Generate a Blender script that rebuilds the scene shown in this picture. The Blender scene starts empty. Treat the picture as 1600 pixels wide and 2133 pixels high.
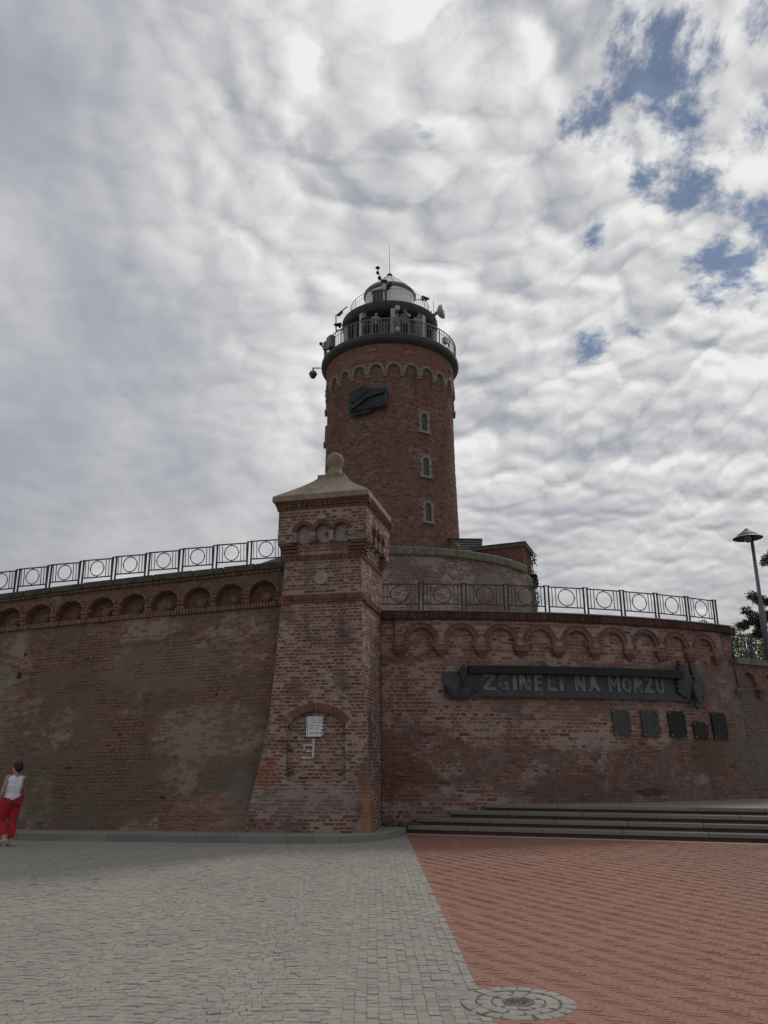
import bpy, bmesh, math, random
import numpy as np
from mathutils import Vector, Matrix, noise as mnoise

random.seed(7)
rng = np.random.default_rng(11)
R = math.radians
sc = bpy.context.scene
col = sc.collection

# ------------------------------------------------------------------ camera
CAM = Vector((0, 0, 1.6))
cd = bpy.data.cameras.new('camera')
cam = bpy.data.objects.new('camera', cd)
col.objects.link(cam)
cam.location = CAM
cam.rotation_euler = (R(90 + 17.307), 0, 0)
cd.sensor_fit = 'VERTICAL'
cd.sensor_height = 36
cd.sensor_width = 27
cd.lens = 28.08
cd.clip_start = 0.05
cd.clip_end = 6000
sc.camera = cam

# ------------------------------------------------------------------ world, sun, exposure
SUN_AZ, SUN_EL = 33.0, 44.0
SUN = Vector((math.sin(R(SUN_AZ)) * math.cos(R(SUN_EL)), math.cos(R(SUN_AZ)) * math.cos(R(SUN_EL)), math.sin(R(SUN_EL))))
world = bpy.data.worlds.new('World')
sc.world = world
world.use_nodes = True
world.cycles.sampling_method = 'MANUAL'
world.cycles.sample_map_resolution = 512


class NT:
    """small helper round a node tree"""
    def __init__(s, tree):
        s.t = tree
        s.n = tree.nodes
        s.l = tree.links

    def new(s, typ, **kw):
        n = s.n.new(typ)
        for k, v in kw.items():
            setattr(n, k, v)
        return n

    def put(s, sock, v):
        if isinstance(v, bpy.types.NodeSocket):
            s.l.new(v, sock)
        elif v is not None:
            try:
                sock.default_value = v
            except Exception:
                sock.default_value = tuple(v) + (1.0,)

    def math(s, op, a, b=None, c=None, clamp=False):
        n = s.new('ShaderNodeMath', operation=op, use_clamp=clamp)
        s.put(n.inputs[0], a)
        if b is not None: s.put(n.inputs[1], b)
        if c is not None: s.put(n.inputs[2], c)
        return n.outputs[0]

    def vmath(s, op, a, b=None, out=0):
        n = s.new('ShaderNodeVectorMath', operation=op)
        s.put(n.inputs[0], a)
        if b is not None:
            s.put(n.inputs[3 if op == 'SCALE' else 1], b)
        return n.outputs[out]

    def noise(s, vec, scale, detail=4, rough=0.55, dist=0.0, out=0, flat=False):
        n = s.new('ShaderNodeTexNoise')
        if vec is not None: s.put(n.inputs['Vector'], vec)
        if flat: n.noise_dimensions = '2D'
        n.inputs['Scale'].default_value = scale
        n.inputs['Detail'].default_value = detail
        n.inputs['Roughness'].default_value = rough
        n.inputs['Distortion'].default_value = dist
        return n.outputs[out]

    def smooth(s, v, lo, hi, a=0.0, b=1.0):
        n = s.new('ShaderNodeMapRange', interpolation_type='SMOOTHSTEP')
        s.put(n.inputs[0], v)
        n.inputs[1].default_value = lo
        n.inputs[2].default_value = hi
        n.inputs[3].default_value = a
        n.inputs[4].default_value = b
        return n.outputs[0]

    def mix(s, f, a, b, blend='MIX'):
        n = s.new('ShaderNodeMix', data_type='RGBA', blend_type=blend)
        s.put(n.inputs[0], f)
        s.put(n.inputs[6], a)
        s.put(n.inputs[7], b)
        return n.outputs[2]

    def ramp(s, f, stops, interp='LINEAR'):
        n = s.new('ShaderNodeValToRGB')
        cr = n.color_ramp
        cr.interpolation = interp
        while len(cr.elements) < len(stops):
            cr.elements.new(0.5)
        for e, (p, c) in zip(cr.elements, stops):
            e.position = p
            e.color = tuple(c) + (1.0,) if len(c) == 3 else c
        s.put(n.inputs[0], f)
        return n.outputs[0]


wt = NT(world.node_tree)
for n in list(wt.n):
    wt.n.remove(n)
tcw = wt.new('ShaderNodeTexCoord').outputs['Generated']
direc = wt.vmath('NORMALIZE', tcw)
sep = wt.new('ShaderNodeSeparateXYZ')
wt.l.new(direc, sep.inputs[0])
zc = wt.math('ADD', wt.math('MAXIMUM', sep.outputs[2], 0.0), 0.30)
comb = wt.new('ShaderNodeCombineXYZ')
wt.l.new(wt.math('DIVIDE', sep.outputs[0], zc), comb.inputs[0])
wt.l.new(wt.math('DIVIDE', sep.outputs[1], zc), comb.inputs[1])
uv = comb.outputs[0]
sky = wt.new('ShaderNodeTexSky', sky_type='NISHITA')
sky.sun_disc = False
sky.sun_elevation = R(SUN_EL)
sky.sun_rotation = R(SUN_AZ)
sky.altitude = 0
sky.air_density = 1.0
sky.dust_density = 0.0
sky.ozone_density = 2.0
# slow warp so that the cloud cells are not regular
warp = wt.vmath('SCALE', wt.vmath('SUBTRACT', wt.noise(uv, 1.6, 2, 0.5, out=1, flat=True), (0.5, 0.5, 0.5)), 0.16)
uvw = wt.vmath('ADD', uv, warp)
sun_uv = Vector((SUN.x, SUN.y, 0)) / (SUN.z + 0.30)
to_sun = wt.vmath('NORMALIZE', wt.vmath('SUBTRACT', tuple(sun_uv), uv))


def billow(p):
    """height of the cloud cells at p: rounded puffs of three sizes"""
    w2 = wt.vmath('SCALE', wt.vmath('SUBTRACT', wt.noise(p, 13.0, 5, 0.6, out=1, flat=True), (0.5, 0.5, 0.5)), 0.060)
    q = wt.vmath('ADD', p, w2)
    tot = None
    for sc_, amp in ((5.2, 0.85), (11.5, 0.66), (25.0, 0.36)):
        v = wt.new('ShaderNodeTexVoronoi', feature='F1', voronoi_dimensions='2D')
        wt.l.new(q, v.inputs['Vector'])
        v.inputs['Scale'].default_value = sc_
        h = wt.math('MULTIPLY', wt.math('SUBTRACT', 0.5, wt.math('MULTIPLY', v.outputs[0], v.outputs[0])), amp)
        tot = h if tot is None else wt.math('ADD', tot, h)
    return tot


big = wt.noise(uvw, 1.9, 3, 0.5, flat=True)
mid = wt.noise(uvw, 4.2, 6, 0.5, flat=True)
fine = wt.noise(uvw, 20.0, 6, 0.66, flat=True)
puff = billow(uvw)
puff_s = billow(wt.vmath('ADD', uvw, wt.vmath('SCALE', to_sun, 0.024)))
relief = wt.math('SUBTRACT', puff, puff_s)
glow = wt.math('MAXIMUM', wt.vmath('DOT_PRODUCT', direc, tuple(SUN), out=1), 0.0)
glow2 = wt.math('POWER', glow, 2.5)
# how much the sheet breaks into small puffs: more so round the sun
crisp = wt.smooth(glow, 0.68, 0.93, 0.16, 1.0)
body = wt.math('MULTIPLY', wt.math('ADD', wt.math('MULTIPLY', wt.math('SUBTRACT', big, 0.5), 0.80), wt.math('MULTIPLY', wt.math('SUBTRACT', mid, 0.5), 0.85)), wt.math('SUBTRACT', 1.0, wt.math('MULTIPLY', crisp, 0.55)))
body = wt.math('ADD', body, wt.math('MULTIPLY', wt.math('SUBTRACT', fine, 0.5), 0.07))
body = wt.math('ADD', body, wt.math('MULTIPLY', crisp, wt.math('ADD', wt.math('MULTIPLY', puff, 0.27), wt.math('MULTIPLY', relief, 0.82))))
lum = wt.math('ADD', wt.math('ADD', body, 0.25), wt.math('MULTIPLY', glow2, 0.42))
cloud = wt.ramp(lum, [(0.0, (0.30, 0.325, 0.375)), (0.25, (0.375, 0.395, 0.44)), (0.45, (0.475, 0.487, 0.52)), (0.65, (0.61, 0.612, 0.62)), (0.85, (0.755, 0.755, 0.755)), (1.0, (0.875, 0.872, 0.868))], 'B_SPLINE')
# a faint rosy tint low down
cloud = wt.mix(wt.smooth(sep.outputs[2], 0.05, 0.42, 0.30, 0.0), cloud, (0.49, 0.455, 0.45))


def sky_dir(px, py):
    F, p = 1664.0, R(17.307)
    u, v = (px - 800) / F, (1066.5 - py) / F
    d = Vector((u, math.cos(p) - v * math.sin(p), math.sin(p) + v * math.cos(p)))
    return d.normalized()


# breaks where the blue shows: (place, angular radius, weight)
hole = None
for (px, py, rad, wgt) in [(1365, 150, 4.2, 1.0), (1235, 240, 2.4, 0.95), (1430, 85, 2.8, 0.9), (1440, 375, 3.2, 0.9), (1350, 372, 2.2, 0.8), (1590, 450, 3.0, 0.95),
                           (1515, 560, 3.0, 1.0), (1227, 722, 1.5, 1.0), (1245, 490, 1.3, 0.85), (1555, 45, 2.0, 0.8), (1598, 270, 2.2, 0.85), (305, 305, 0.7, 0.62), (900, 285, 1.5, 0.55), (860, 262, 0.9, 0.62), (1060, 630, 1.2, 0.55), (1330, 690, 1.6, 0.6), (1190, 360, 1.0, 0.6), (1420, 190, 2.2, 0.9)]:
    dist = wt.vmath('DISTANCE', direc, tuple(sky_dir(px, py)), out=1)
    h = wt.smooth(dist, 0.0, R(rad) * 2.1, wgt, 0.0)
    hole = h if hole is None else wt.math('MAXIMUM', hole, h)
shred = wt.math('ADD', wt.math('MULTIPLY', wt.math('SUBTRACT', fine, 0.5), 2.6), wt.math('MULTIPLY', puff, -0.55))
gap = wt.smooth(wt.math('ADD', hole, wt.math('MULTIPLY', shred, 0.50)), 0.40, 0.86)
gap = wt.math('MULTIPLY', gap, wt.smooth(hole, 0.0, 0.3))
cl10 = wt.vmath('SCALE', cloud, 20.0)
skyc = wt.mix(wt.math('MULTIPLY', gap, 0.86), cl10, wt.vmath('SCALE', sky.outputs[0], 1.15))
bg = wt.new('ShaderNodeBackground')
wt.l.new(skyc, bg.inputs['Color'])
bg.inputs['Strength'].default_value = 0.05
wo = wt.new('ShaderNodeOutputWorld')
wt.l.new(bg.outputs[0], wo.inputs[0])

sd = bpy.data.lights.new('sun', 'SUN')
sd.energy = 1.4
sd.angle = R(11)
sd.color = (1.0, 0.95, 0.88)
sun = bpy.data.objects.new('sun', sd)
col.objects.link(sun)
sun.rotation_euler = SUN.to_track_quat('Z', 'Y').to_euler()

sc.render.engine = 'CYCLES'
sc.view_settings.view_transform = 'Standard'
sc.view_settings.look = 'None'
sc.view_settings.exposure = 0.0
sc.view_settings.gamma = 1.0
sc.view_settings.use_curve_mapping = False

# ------------------------------------------------------------------ object helpers
FRAME = {}


def tag(o, label=None, cat=None, group=None, kind=None):
    if label: o['label'] = label
    if cat: o['category'] = cat
    if group: o['group'] = group
    if kind: o['kind'] = kind
    return o


def root(name, label, cat, loc=(0, 0, 0), group=None):
    o = bpy.data.objects.new(name, None)
    o.empty_display_size = 0.2
    o.location = loc
    col.objects.link(o)
    tag(o, label, cat, group)
    FRAME[o] = Vector(loc)
    return o


def mesh_obj(name, V, F, mat, parent=None, smooth=False, kind=None):
    """V in world coordinates; the object is linked under parent"""
    loc = FRAME[parent] if parent is not None else Vector((0, 0, 0))
    V = np.asarray(V, float) - np.array(loc)[None, :]
    me = bpy.data.meshes.new(name)
    me.from_pydata(V.tolist(), [], [list(map(int, f)) for f in F])
    me.update()
    if smooth:
        me.polygons.foreach_set('use_smooth', [True] * len(me.polygons))
    if mat: me.materials.append(mat)
    o = bpy.data.objects.new(name, me)
    col.objects.link(o)
    if parent is not None:
        o.parent = parent
        FRAME[o] = loc
    else:
        FRAME[o] = Vector((0, 0, 0))
    if kind: o['kind'] = kind
    return o


class MB:
    def __init__(s):
        s.v, s.f = [], []

    def add(s, V, F):
        o = len(s.v)
        s.v.extend([tuple(p) for p in V])
        s.f.extend([[i + o for i in f] for f in F])
        return s

    def box(s, c, size, rz=0.0, M=None):
        x, y, z = size[0] / 2, size[1] / 2, size[2] / 2
        V = [Vector((a * x, b * y, d * z)) for a in (-1, 1) for b in (-1, 1) for d in (-1, 1)]
        m = M if M is not None else Matrix.Translation(c) @ Matrix.Rotation(rz, 4, 'Z')
        return s.add([m @ p for p in V], [[0, 1, 3, 2], [4, 6, 7, 5], [0, 4, 5, 1], [2, 3, 7, 6], [0, 2, 6, 4], [1, 5, 7, 3]])

    def tube(s, pts, r, n=6, cap=True):
        pts = [Vector(p) for p in pts]
        rr = r if isinstance(r, (list, tuple)) else [r] * len(pts)
        V, F = [], []
        for i, p in enumerate(pts):
            t = (pts[min(i + 1, len(pts) - 1)] - pts[max(i - 1, 0)]).normalized()
            a = Vector((0, 0, 1)) if abs(t.z) < 0.9 else Vector((1, 0, 0))
            u = t.cross(a).normalized()
            w = t.cross(u)
            for k in range(n):
                th = 2 * math.pi * k / n
                V.append(p + (u * math.cos(th) + w * math.sin(th)) * rr[i])
        for i in range(len(pts) - 1):
            for k in range(n):
                F.append([i * n + k, i * n + (k + 1) % n, (i + 1) * n + (k + 1) % n, (i + 1) * n + k])
        if cap:
            F.append(list(range(n))[::-1])
            F.append([(len(pts) - 1) * n + k for k in range(n)])
        return s.add(V, F)

    def lathe(s, prof, c=(0, 0, 0), n=48, a0=0.0, a1=2 * math.pi, M=None):
        full = abs(a1 - a0 - 2 * math.pi) < 1e-6
        m = n if full else n + 1
        V, F = [], []
        for (r, z) in prof:
            for k in range(m):
                a = a0 + (a1 - a0) * k / n
                p = Vector((r * math.sin(a), -r * math.cos(a), z))
                V.append((M @ p) if M is not None else p + Vector(c))
        for i in range(len(prof) - 1):
            for k in range(n):
                k2 = (k + 1) % m if full else k + 1
                F.append([i * m + k, i * m + k2, (i + 1) * m + k2, (i + 1) * m + k])
        return s.add(V, F)

    def prism(s, poly, M, depth):
        """poly in local (x,z); local y runs outward from 0 to depth"""
        n = len(poly)
        V = [M @ Vector((x, 0, z)) for x, z in poly] + [M @ Vector((x, depth, z)) for x, z in poly]
        F = [list(range(n)), list(range(n, 2 * n))[::-1]]
        for i in range(n):
            j = (i + 1) % n
            F.append([i, i + n, j + n, j])
        return s.add(V, F)

    def ball(s, c, r, n=10, sq=(1, 1, 1)):
        prof = [(max(1e-4, r * math.sin(math.pi * i / n)), -r * math.cos(math.pi * i / n)) for i in range(n + 1)]
        m = Matrix.Translation(c) @ Matrix.Diagonal((sq[0], sq[1], sq[2], 1))
        return s.lathe(prof, n=max(8, int(n * 1.5)), M=m)

    def build(s, name, mat, parent=None, smooth=False, kind=None):
        return mesh_obj(name, s.v, s.f, mat, parent, smooth, kind)


# ------------------------------------------------------------------ materials
MATS = {}


def base_mat(name):
    m = bpy.data.materials.new(name)
    m.use_nodes = True
    t = NT(m.node_tree)
    b = next(n for n in t.n if n.type == 'BSDF_PRINCIPLED')
    MATS[name] = m
    return m, t, b


def plain(name, c, rough=0.7, metal=0.0, var=0.12, scale=9.0, bump=0.0, spec=0.4):
    m, t, b = base_mat(name)
    geo = t.new('ShaderNodeNewGeometry')
    nz = t.noise(geo.outputs['Position'], scale, 5, 0.6)
    f = t.smooth(nz, 0.25, 0.75, 1.0 - var, 1.0 + var)
    hs = t.new('ShaderNodeHueSaturation')
    hs.inputs['Color'].default_value = (*c, 1)
    t.l.new(f, hs.inputs['Value'])
    t.l.new(hs.outputs[0], b.inputs['Base Color'])
    b.inputs['Roughness'].default_value = rough
    b.inputs['Metallic'].default_value = metal
    b.inputs['Specular IOR Level'].default_value = spec
    if bump:
        bp = t.new('ShaderNodeBump')
        bp.inputs['Strength'].default_value = bump
        bp.inputs['Distance'].default_value = 0.01
        t.l.new(t.noise(geo.outputs['Position'], scale * 6, 6, 0.65), bp.inputs['Height'])
        t.l.new(bp.outputs[0], b.inputs['Normal'])
    return m


def stain(t, pos, c, r, nz):
    """soft-edged, ragged patch round point c with radii r"""
    d = t.vmath('SUBTRACT', pos, tuple(c))
    d = t.vmath('DIVIDE', d, tuple(r))
    L = t.vmath('LENGTH', d, out=1)
    L = t.math('ADD', L, t.math('MULTIPLY', t.math('SUBTRACT', nz, 0.5), 1.3))
    return t.smooth(L, 0.75, 1.05, 1.0, 0.0)


def masonry(name, tones, mortar, smear=0.5, smear_scale=0.8, dirt=(0.05, 0.048, 0.036), dirt_amt=0.5, dirt_scale=0.35, stains=(), is_mortar=False, off=0.0, joint_dark=0.3, light=(), dark=None):
    """one material for the bricks and one for the mortar between them share the same weathering"""
    m, t, b = base_mat(name)
    geo = t.new('ShaderNodeNewGeometry')
    pos = geo.outputs['Position']
    if off:
        pos_n = t.vmath('ADD', pos, (off, off * 0.7, off * 1.3))
    else:
        pos_n = pos
    if is_mortar:
        c = t.mix(t.noise(pos_n, 26, 4, 0.6), tuple(x * 0.72 for x in mortar), tuple(x * 1.18 for x in mortar))
        c = t.mix(t.smooth(t.noise(pos_n, 0.9, 5, 0.65), 0.60 - 0.28 * joint_dark, 0.70 - 0.20 * joint_dark), c, tuple(x * (0.62 - 0.25 * joint_dark) for x in mortar))
    else:
        oi = t.new('ShaderNodeObjectInfo')
        rnd = t.math('FRACT', t.math('ADD', t.math('MULTIPLY', geo.outputs['Random Per Island'], 7.31), t.math('MULTIPLY', oi.outputs['Random'], 3.17)))
        n = len(tones)
        c = t.ramp(rnd, [((i + 0.5) / n, tones[i]) for i in range(n)])
        gr = t.noise(pos_n, 34, 5, 0.65)
        c = t.mix(t.smooth(gr, 0.45, 0.85, 0.0, 0.45), c, tuple(x * 0.7 for x in mortar))
        fl = t.noise(pos_n, 9, 5, 0.7)
        c = t.mix(t.smooth(fl, 0.56, 0.72, 0.0, 0.55), c, (0.045, 0.028, 0.024))
    if is_mortar and dark:
        c = t.mix(t.noise(pos_n, 26, 4, 0.6), tuple(x * 0.7 for x in dark), tuple(x * 1.2 for x in dark))
        fresh = t.smooth(t.noise(pos_n, 0.8, 6, 0.68), 0.54, 0.62)
        for (cc, rr) in light:
            fresh = t.math('MAXIMUM', fresh, stain(t, pos, cc, rr, t.noise(pos_n, 1.7, 6, 0.7)))
        c = t.mix(fresh, c, mortar)
    rag = t.noise(pos_n, 7.5, 5, 0.65)
    # lime and mortar smeared over the face
    sm = t.noise(pos_n, smear_scale, 6, 0.7)
    sm = t.math('ADD', sm, t.math('MULTIPLY', t.math('SUBTRACT', rag, 0.5), 0.75))
    f = t.smooth(sm, 0.64 - 0.22 * smear, 0.80 - 0.16 * smear, 0.0, 0.80)
    c = t.mix(f, c, t.mix(rag, tuple(x * 0.55 for x in mortar), tuple(x * 0.85 for x in mortar)))
    # dark damp and algae
    dn = t.math('ADD', t.noise(pos_n, dirt_scale, 5, 0.62), t.math('MULTIPLY', t.math('SUBTRACT', rag, 0.5), 0.22))
    g = t.smooth(dn, 0.60 - 0.25 * dirt_amt, 0.78 - 0.2 * dirt_amt, 0.0, 0.72)
    c = t.mix(g, c, dirt)
    strk = t.noise(t.vmath('MULTIPLY', pos_n, (2.6, 2.6, 0.20)), 1.0, 5, 0.6)
    c = t.mix(t.smooth(t.math('ADD', strk, t.math('MULTIPLY', t.math('SUBTRACT', rag, 0.5), 0.12)), 0.56, 0.70, 0.0, 0.42), c, tuple(x * 0.8 for x in dirt))
    strk2 = t.noise(t.vmath('MULTIPLY', pos_n, (4.1, 4.1, 0.33)), 1.0, 5, 0.6)
    c = t.mix(t.smooth(strk2, 0.62, 0.74, 0.0, 0.20), c, tuple(x * 0.95 for x in mortar))
    for (cc, rr, colr, amt) in stains:
        c = t.mix(t.math('MULTIPLY', stain(t, pos, cc, rr, t.noise(pos_n, 3.6, 7, 0.75)), t.math('MULTIPLY', t.smooth(t.noise(pos_n, 11.0, 5, 0.7), 0.25, 0.62, 0.35, 1.0), amt)), c, colr)
    t.l.new(c, b.inputs['Base Color'])
    b.inputs['Roughness'].default_value = 0.92
    b.inputs['Specular IOR Level'].default_value = 0.2
    bp = t.new('ShaderNodeBump')
    bp.inputs['Strength'].default_value = 0.5
    bp.inputs['Distance'].default_value = 0.012
    t.l.new(t.noise(pos_n, 42, 6, 0.7), bp.inputs['Height'])
    t.l.new(bp.outputs[0], b.inputs['Normal'])
    return m


RED = [(0.235, 0.100, 0.073), (0.275, 0.128, 0.096), (0.185, 0.080, 0.062), (0.245, 0.142, 0.112), (0.11, 0.054, 0.045), (0.29, 0.125, 0.085)]
st_r = [((0.5, 20.4, 1.1), (0.9, 1.5, 0.5), (0.16, 0.06, 0.035), 0.6), ((8.6, 22.0, 1.7), (0.6, 1.5, 0.55), (0.11, 0.085, 0.045), 0.7),
        ((10.2, 23.0, 2.2), (0.9, 2.0, 2.2), (0.15, 0.135, 0.115), 0.7), ((5.0, 21, 0.95), (3.0, 2, 0.35), (0.12, 0.09, 0.075), 0.5), ((5.2, 21, 2.9), (3.6, 2, 0.28), (0.20, 0.16, 0.135), 0.5),
        ((6.7, 21.5, 0.85), (0.55, 1.0, 0.10), (0.05, 0.03, 0.025), 0.8)]
m_right = masonry('right_brick', RED, (0.325, 0.25, 0.213), 0.60, 0.9, (0.095, 0.077, 0.066), 0.3, 0.4, st_r)
m_right_m = masonry('right_mortar', RED, (0.325, 0.25, 0.213), 0.60, 0.9, (0.095, 0.077, 0.066), 0.3, 0.4, st_r, True, dark=(0.15, 0.115, 0.095), light=[((4.5, 21, 4.6), (7, 4, .7)), ((4.5, 21, 2.7), (5, 4, .9)), ((1.5, 20.5, .6), (2, 2, .5)), ((1.0, 20.5, 3.3), (1.6, 2, .9))])
LEFT = [(0.215, 0.108, 0.076), (0.235, 0.122, 0.088), (0.185, 0.096, 0.071), (0.22, 0.132, 0.097), (0.130, 0.073, 0.057), (0.255, 0.117, 0.078)]
st_l = [((-6.9, 18.8, 1.0), (2.4, 3, 0.9), (0.120, 0.105, 0.075), 0.6), ((-7.4, 19, 3.0), (1.7, 3, 0.9), (0.150, 0.108, 0.066), 0.42), ((-9.2, 19, 2.6), (0.35, 3, 1.7), (0.19, 0.17, 0.14), 0.6),
        ((-3.6, 18.4, 0.45), (1.1, 2, 0.55), (0.26, 0.135, 0.10), 0.5), ((-3.9, 18.7, 2.2), (1.1, 2, 0.7), (0.22, 0.165, 0.13), 0.45), ((-5.2, 19, 3.7), (1.9, 3, 0.6), (0.20, 0.165, 0.125), 0.5),
        ((-3.2, 18.4, 0.9), (0.3, 2, 0.6), (0.16, 0.155, 0.125), 0.6)]
m_left = masonry('left_brick', LEFT, (0.255, 0.200, 0.150), 0.26, 0.7, (0.112, 0.088, 0.069), 0.38, 0.33, st_l, off=13.0, joint_dark=1.0)
m_left_m = masonry('left_mortar', LEFT, (0.255, 0.200, 0.150), 0.26, 0.7, (0.112, 0.088, 0.069), 0.38, 0.33, st_l, True, off=13.0, joint_dark=1.0, dark=(0.140, 0.108, 0.076), light=[((-4.0, 18.8, 2.3), (1.5, 2, .75)), ((-3.6, 18.5, .45), (1.3, 2, .5)), ((-3.6, 19.2, 4.3), (1.1, 2, .8)), ((-6.0, 19.2, 4.7), (1.2, 2, .35)), ((-9.1, 19.4, 3.4), (.5, 2, 1.4))])
PIER = [(0.180, 0.078, 0.058), (0.205, 0.090, 0.066), (0.150, 0.066, 0.051), (0.180, 0.090, 0.068), (0.095, 0.048, 0.041), (0.225, 0.092, 0.062)]
st_p = [((-1.7, 18.2, 0.78), (1.6, 0.6, 0.36), (0.22, 0.195, 0.165), 0.6), ((-0.33, 18.1, 0.55), (0.16, 0.4, 0.65), (0.36, 0.17, 0.075), 0.6), ((-2.62, 18.5, 1.35), (0.36, 0.5, 0.42), (0.27, 0.09, 0.05), 0.55),
        ((-0.4, 18.2, 1.25), (0.2, 0.4, 0.35), (0.16, 0.075, 0.05), 0.6), ((-2.3, 18.5, 0.25), (0.7, 0.5, 0.22), (0.17, 0.085, 0.07), 0.6)]
m_pier = masonry('pier_brick', PIER, (0.335, 0.258, 0.215), -0.45, 0.9, (0.085, 0.065, 0.053), 0.26, 0.6, st_p, off=29.0)
m_pier_m = masonry('pier_mortar', PIER, (0.335, 0.258, 0.215), -0.45, 0.9, (0.085, 0.065, 0.053), 0.26, 0.6, st_p, True, off=29.0)
TOW = [(0.215, 0.090, 0.068), (0.245, 0.108, 0.080), (0.175, 0.078, 0.061), (0.225, 0.122, 0.094), (0.095, 0.049, 0.043), (0.265, 0.110, 0.073)]
st_t = [((0.3, 36.5, 19.75), (4.5, 4.5, 0.72), (0.255, 0.112, 0.075), 0.6), ((-1.4, 33.7, 16.35), (0.5, 1.0, 0.35), (0.17, 0.15, 0.13), 0.7), ((-0.3, 33.5, 18.15), (0.7, 1.0, 0.16), (0.16, 0.15, 0.13), 0.7), ((-1.5, 33.6, 12.0), (0.9, 1.2, 0.7), (0.11, 0.09, 0.08), 0.6)]
m_tow = masonry('tower_brick', TOW, (0.245, 0.178, 0.148), 0.30, 0.5, (0.105, 0.072, 0.060), 0.3, 0.35, st_t, off=41.0)
m_tow_m = masonry('tower_mortar', TOW, (0.245, 0.178, 0.148), 0.30, 0.5, (0.105, 0.072, 0.060), 0.3, 0.35, st_t, True, off=41.0)
DRM = [(0.20, 0.105, 0.085), (0.23, 0.13, 0.105), (0.17, 0.095, 0.078), (0.21, 0.14, 0.115)]
st_d = [((4.6, 31.5, 7.6), (1.6, 2.5, 1.4), (0.21, 0.165, 0.125), 0.75), ((6.3, 34.5, 7.5), (1.4, 3.0, 2.0), (0.19, 0.16, 0.115), 0.8)]
m_drum = masonry('drum_brick', DRM, (0.34, 0.275, 0.235), 0.42, 0.6, (0.11, 0.09, 0.068), 0.25, 0.35, st_d, off=57.0)
m_drum_m = masonry('drum_mortar', DRM, (0.34, 0.275, 0.235), 0.42, 0.6, (0.11, 0.09, 0.068), 0.25, 0.35, st_d, True, off=57.0)


m_corn = masonry('cornice_brick', [(0.12, 0.06, 0.05), (0.15, 0.07, 0.055), (0.09, 0.05, 0.043), (0.07, 0.045, 0.04)], (0.18, 0.15, 0.13), 0.35, 1.2, (0.045, 0.04, 0.034), 0.6, 0.8, (), off=71.0)
m_rring = masonry('ring_brick', [(0.22, 0.105, 0.083), (0.25, 0.13, 0.105), (0.17, 0.085, 0.07), (0.20, 0.12, 0.10)], (0.30, 0.235, 0.205), 0.5, 1.5, (0.085, 0.065, 0.055), 0.3, 0.6, (), off=83.0)


def granite(name, c, warm, amt=0.3, bump=0.35):
    m, t, b = base_mat(name)
    geo = t.new('ShaderNodeNewGeometry')
    oi = t.new('ShaderNodeObjectInfo')
    pos = geo.outputs['Position']
    rnd = t.math('FRACT', t.math('ADD', t.math('MULTIPLY', geo.outputs['Random Per Island'], 7.31), t.math('MULTIPLY', oi.outputs['Random'], 3.17)))
    cc = t.ramp(rnd, [(0.0, tuple(x * (1 - amt) for x in c)), (0.45, c), (0.8, warm), (1.0, tuple(x * (1 + amt * 0.6) for x in c))])
    sp = t.noise(pos, 120, 3, 0.7)
    cc = t.mix(t.smooth(sp, 0.55, 0.75, 0, 0.5), cc, tuple(x * 0.55 for x in c))
    cc = t.mix(t.smooth(t.noise(pos, 160, 2, 0.5), 0.60, 0.75, 0, 0.5), cc, tuple(min(1, x * 1.5) for x in c))
    lo = t.noise(pos, 0.45, 5, 0.6)
    cc = t.mix(t.smooth(lo, 0.35, 0.7, 0.0, 0.32), cc, tuple(x * 0.66 for x in c))
    cc = t.mix(t.smooth(t.noise(pos, 3.1, 4, 0.6), 0.6, 0.75, 0.0, 0.4), cc, (c[0] * 0.75, c[1] * 0.84, c[2] * 0.80))
    t.l.new(cc, b.inputs['Base Color'])
    b.inputs['Roughness'].default_value = 0.82
    b.inputs['Specular IOR Level'].default_value = 0.3
    bp = t.new('ShaderNodeBump')
    bp.inputs['Strength'].default_value = bump
    bp.inputs['Distance'].default_value = 0.008
    t.l.new(t.noise(pos, 70, 5, 0.65), bp.inputs['Height'])
    t.l.new(bp.outputs[0], b.inputs['Normal'])
    return m


m_sett = granite('granite_sett', (0.300, 0.284, 0.248), (0.322, 0.291, 0.245), 0.17)
m_joint = plain('joint_sand', (0.25, 0.238, 0.212), 0.95, var=0.35, scale=30, bump=0.4)
m_jdark = plain('dark_joint', (0.10, 0.095, 0.08), 0.95, var=0.3, scale=30)
m_paver = granite('clinker_paver', (0.262, 0.126, 0.089), (0.275, 0.137, 0.099), 0.05, 0.10)
m_paver_j = plain('paver_joint', (0.262, 0.133, 0.097), 0.95, var=0.3, scale=30)
m_kerb = granite('kerb_granite', (0.225, 0.222, 0.195), (0.24, 0.23, 0.20), 0.12)
m_strip = granite('strip_stone', (0.22, 0.215, 0.19), (0.235, 0.225, 0.195), 0.15)
m_step = granite('step_granite', (0.22, 0.205, 0.178), (0.235, 0.215, 0.19), 0.12)
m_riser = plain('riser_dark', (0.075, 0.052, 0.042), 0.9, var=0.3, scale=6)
m_grout = plain('grout_strip', (0.36, 0.27, 0.22), 0.95, var=0.35, scale=12)
m_sand = plain('sandstone', (0.255, 0.205, 0.142), 0.9, var=0.22, scale=4, bump=0.4)
m_conc = plain('concrete', (0.165, 0.145, 0.112), 0.92, var=0.3, scale=5, bump=0.5)
m_cope = plain('coping_mossy', (0.070, 0.064, 0.050), 0.95, var=0.4, scale=5, bump=0.6)
m_stone = plain('tower_stone', (0.255, 0.230, 0.190), 0.9, var=0.2, scale=6, bump=0.3)
m_plaster = plain('niche_plaster', (0.30, 0.285, 0.245), 0.95, var=0.2, scale=8)
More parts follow.
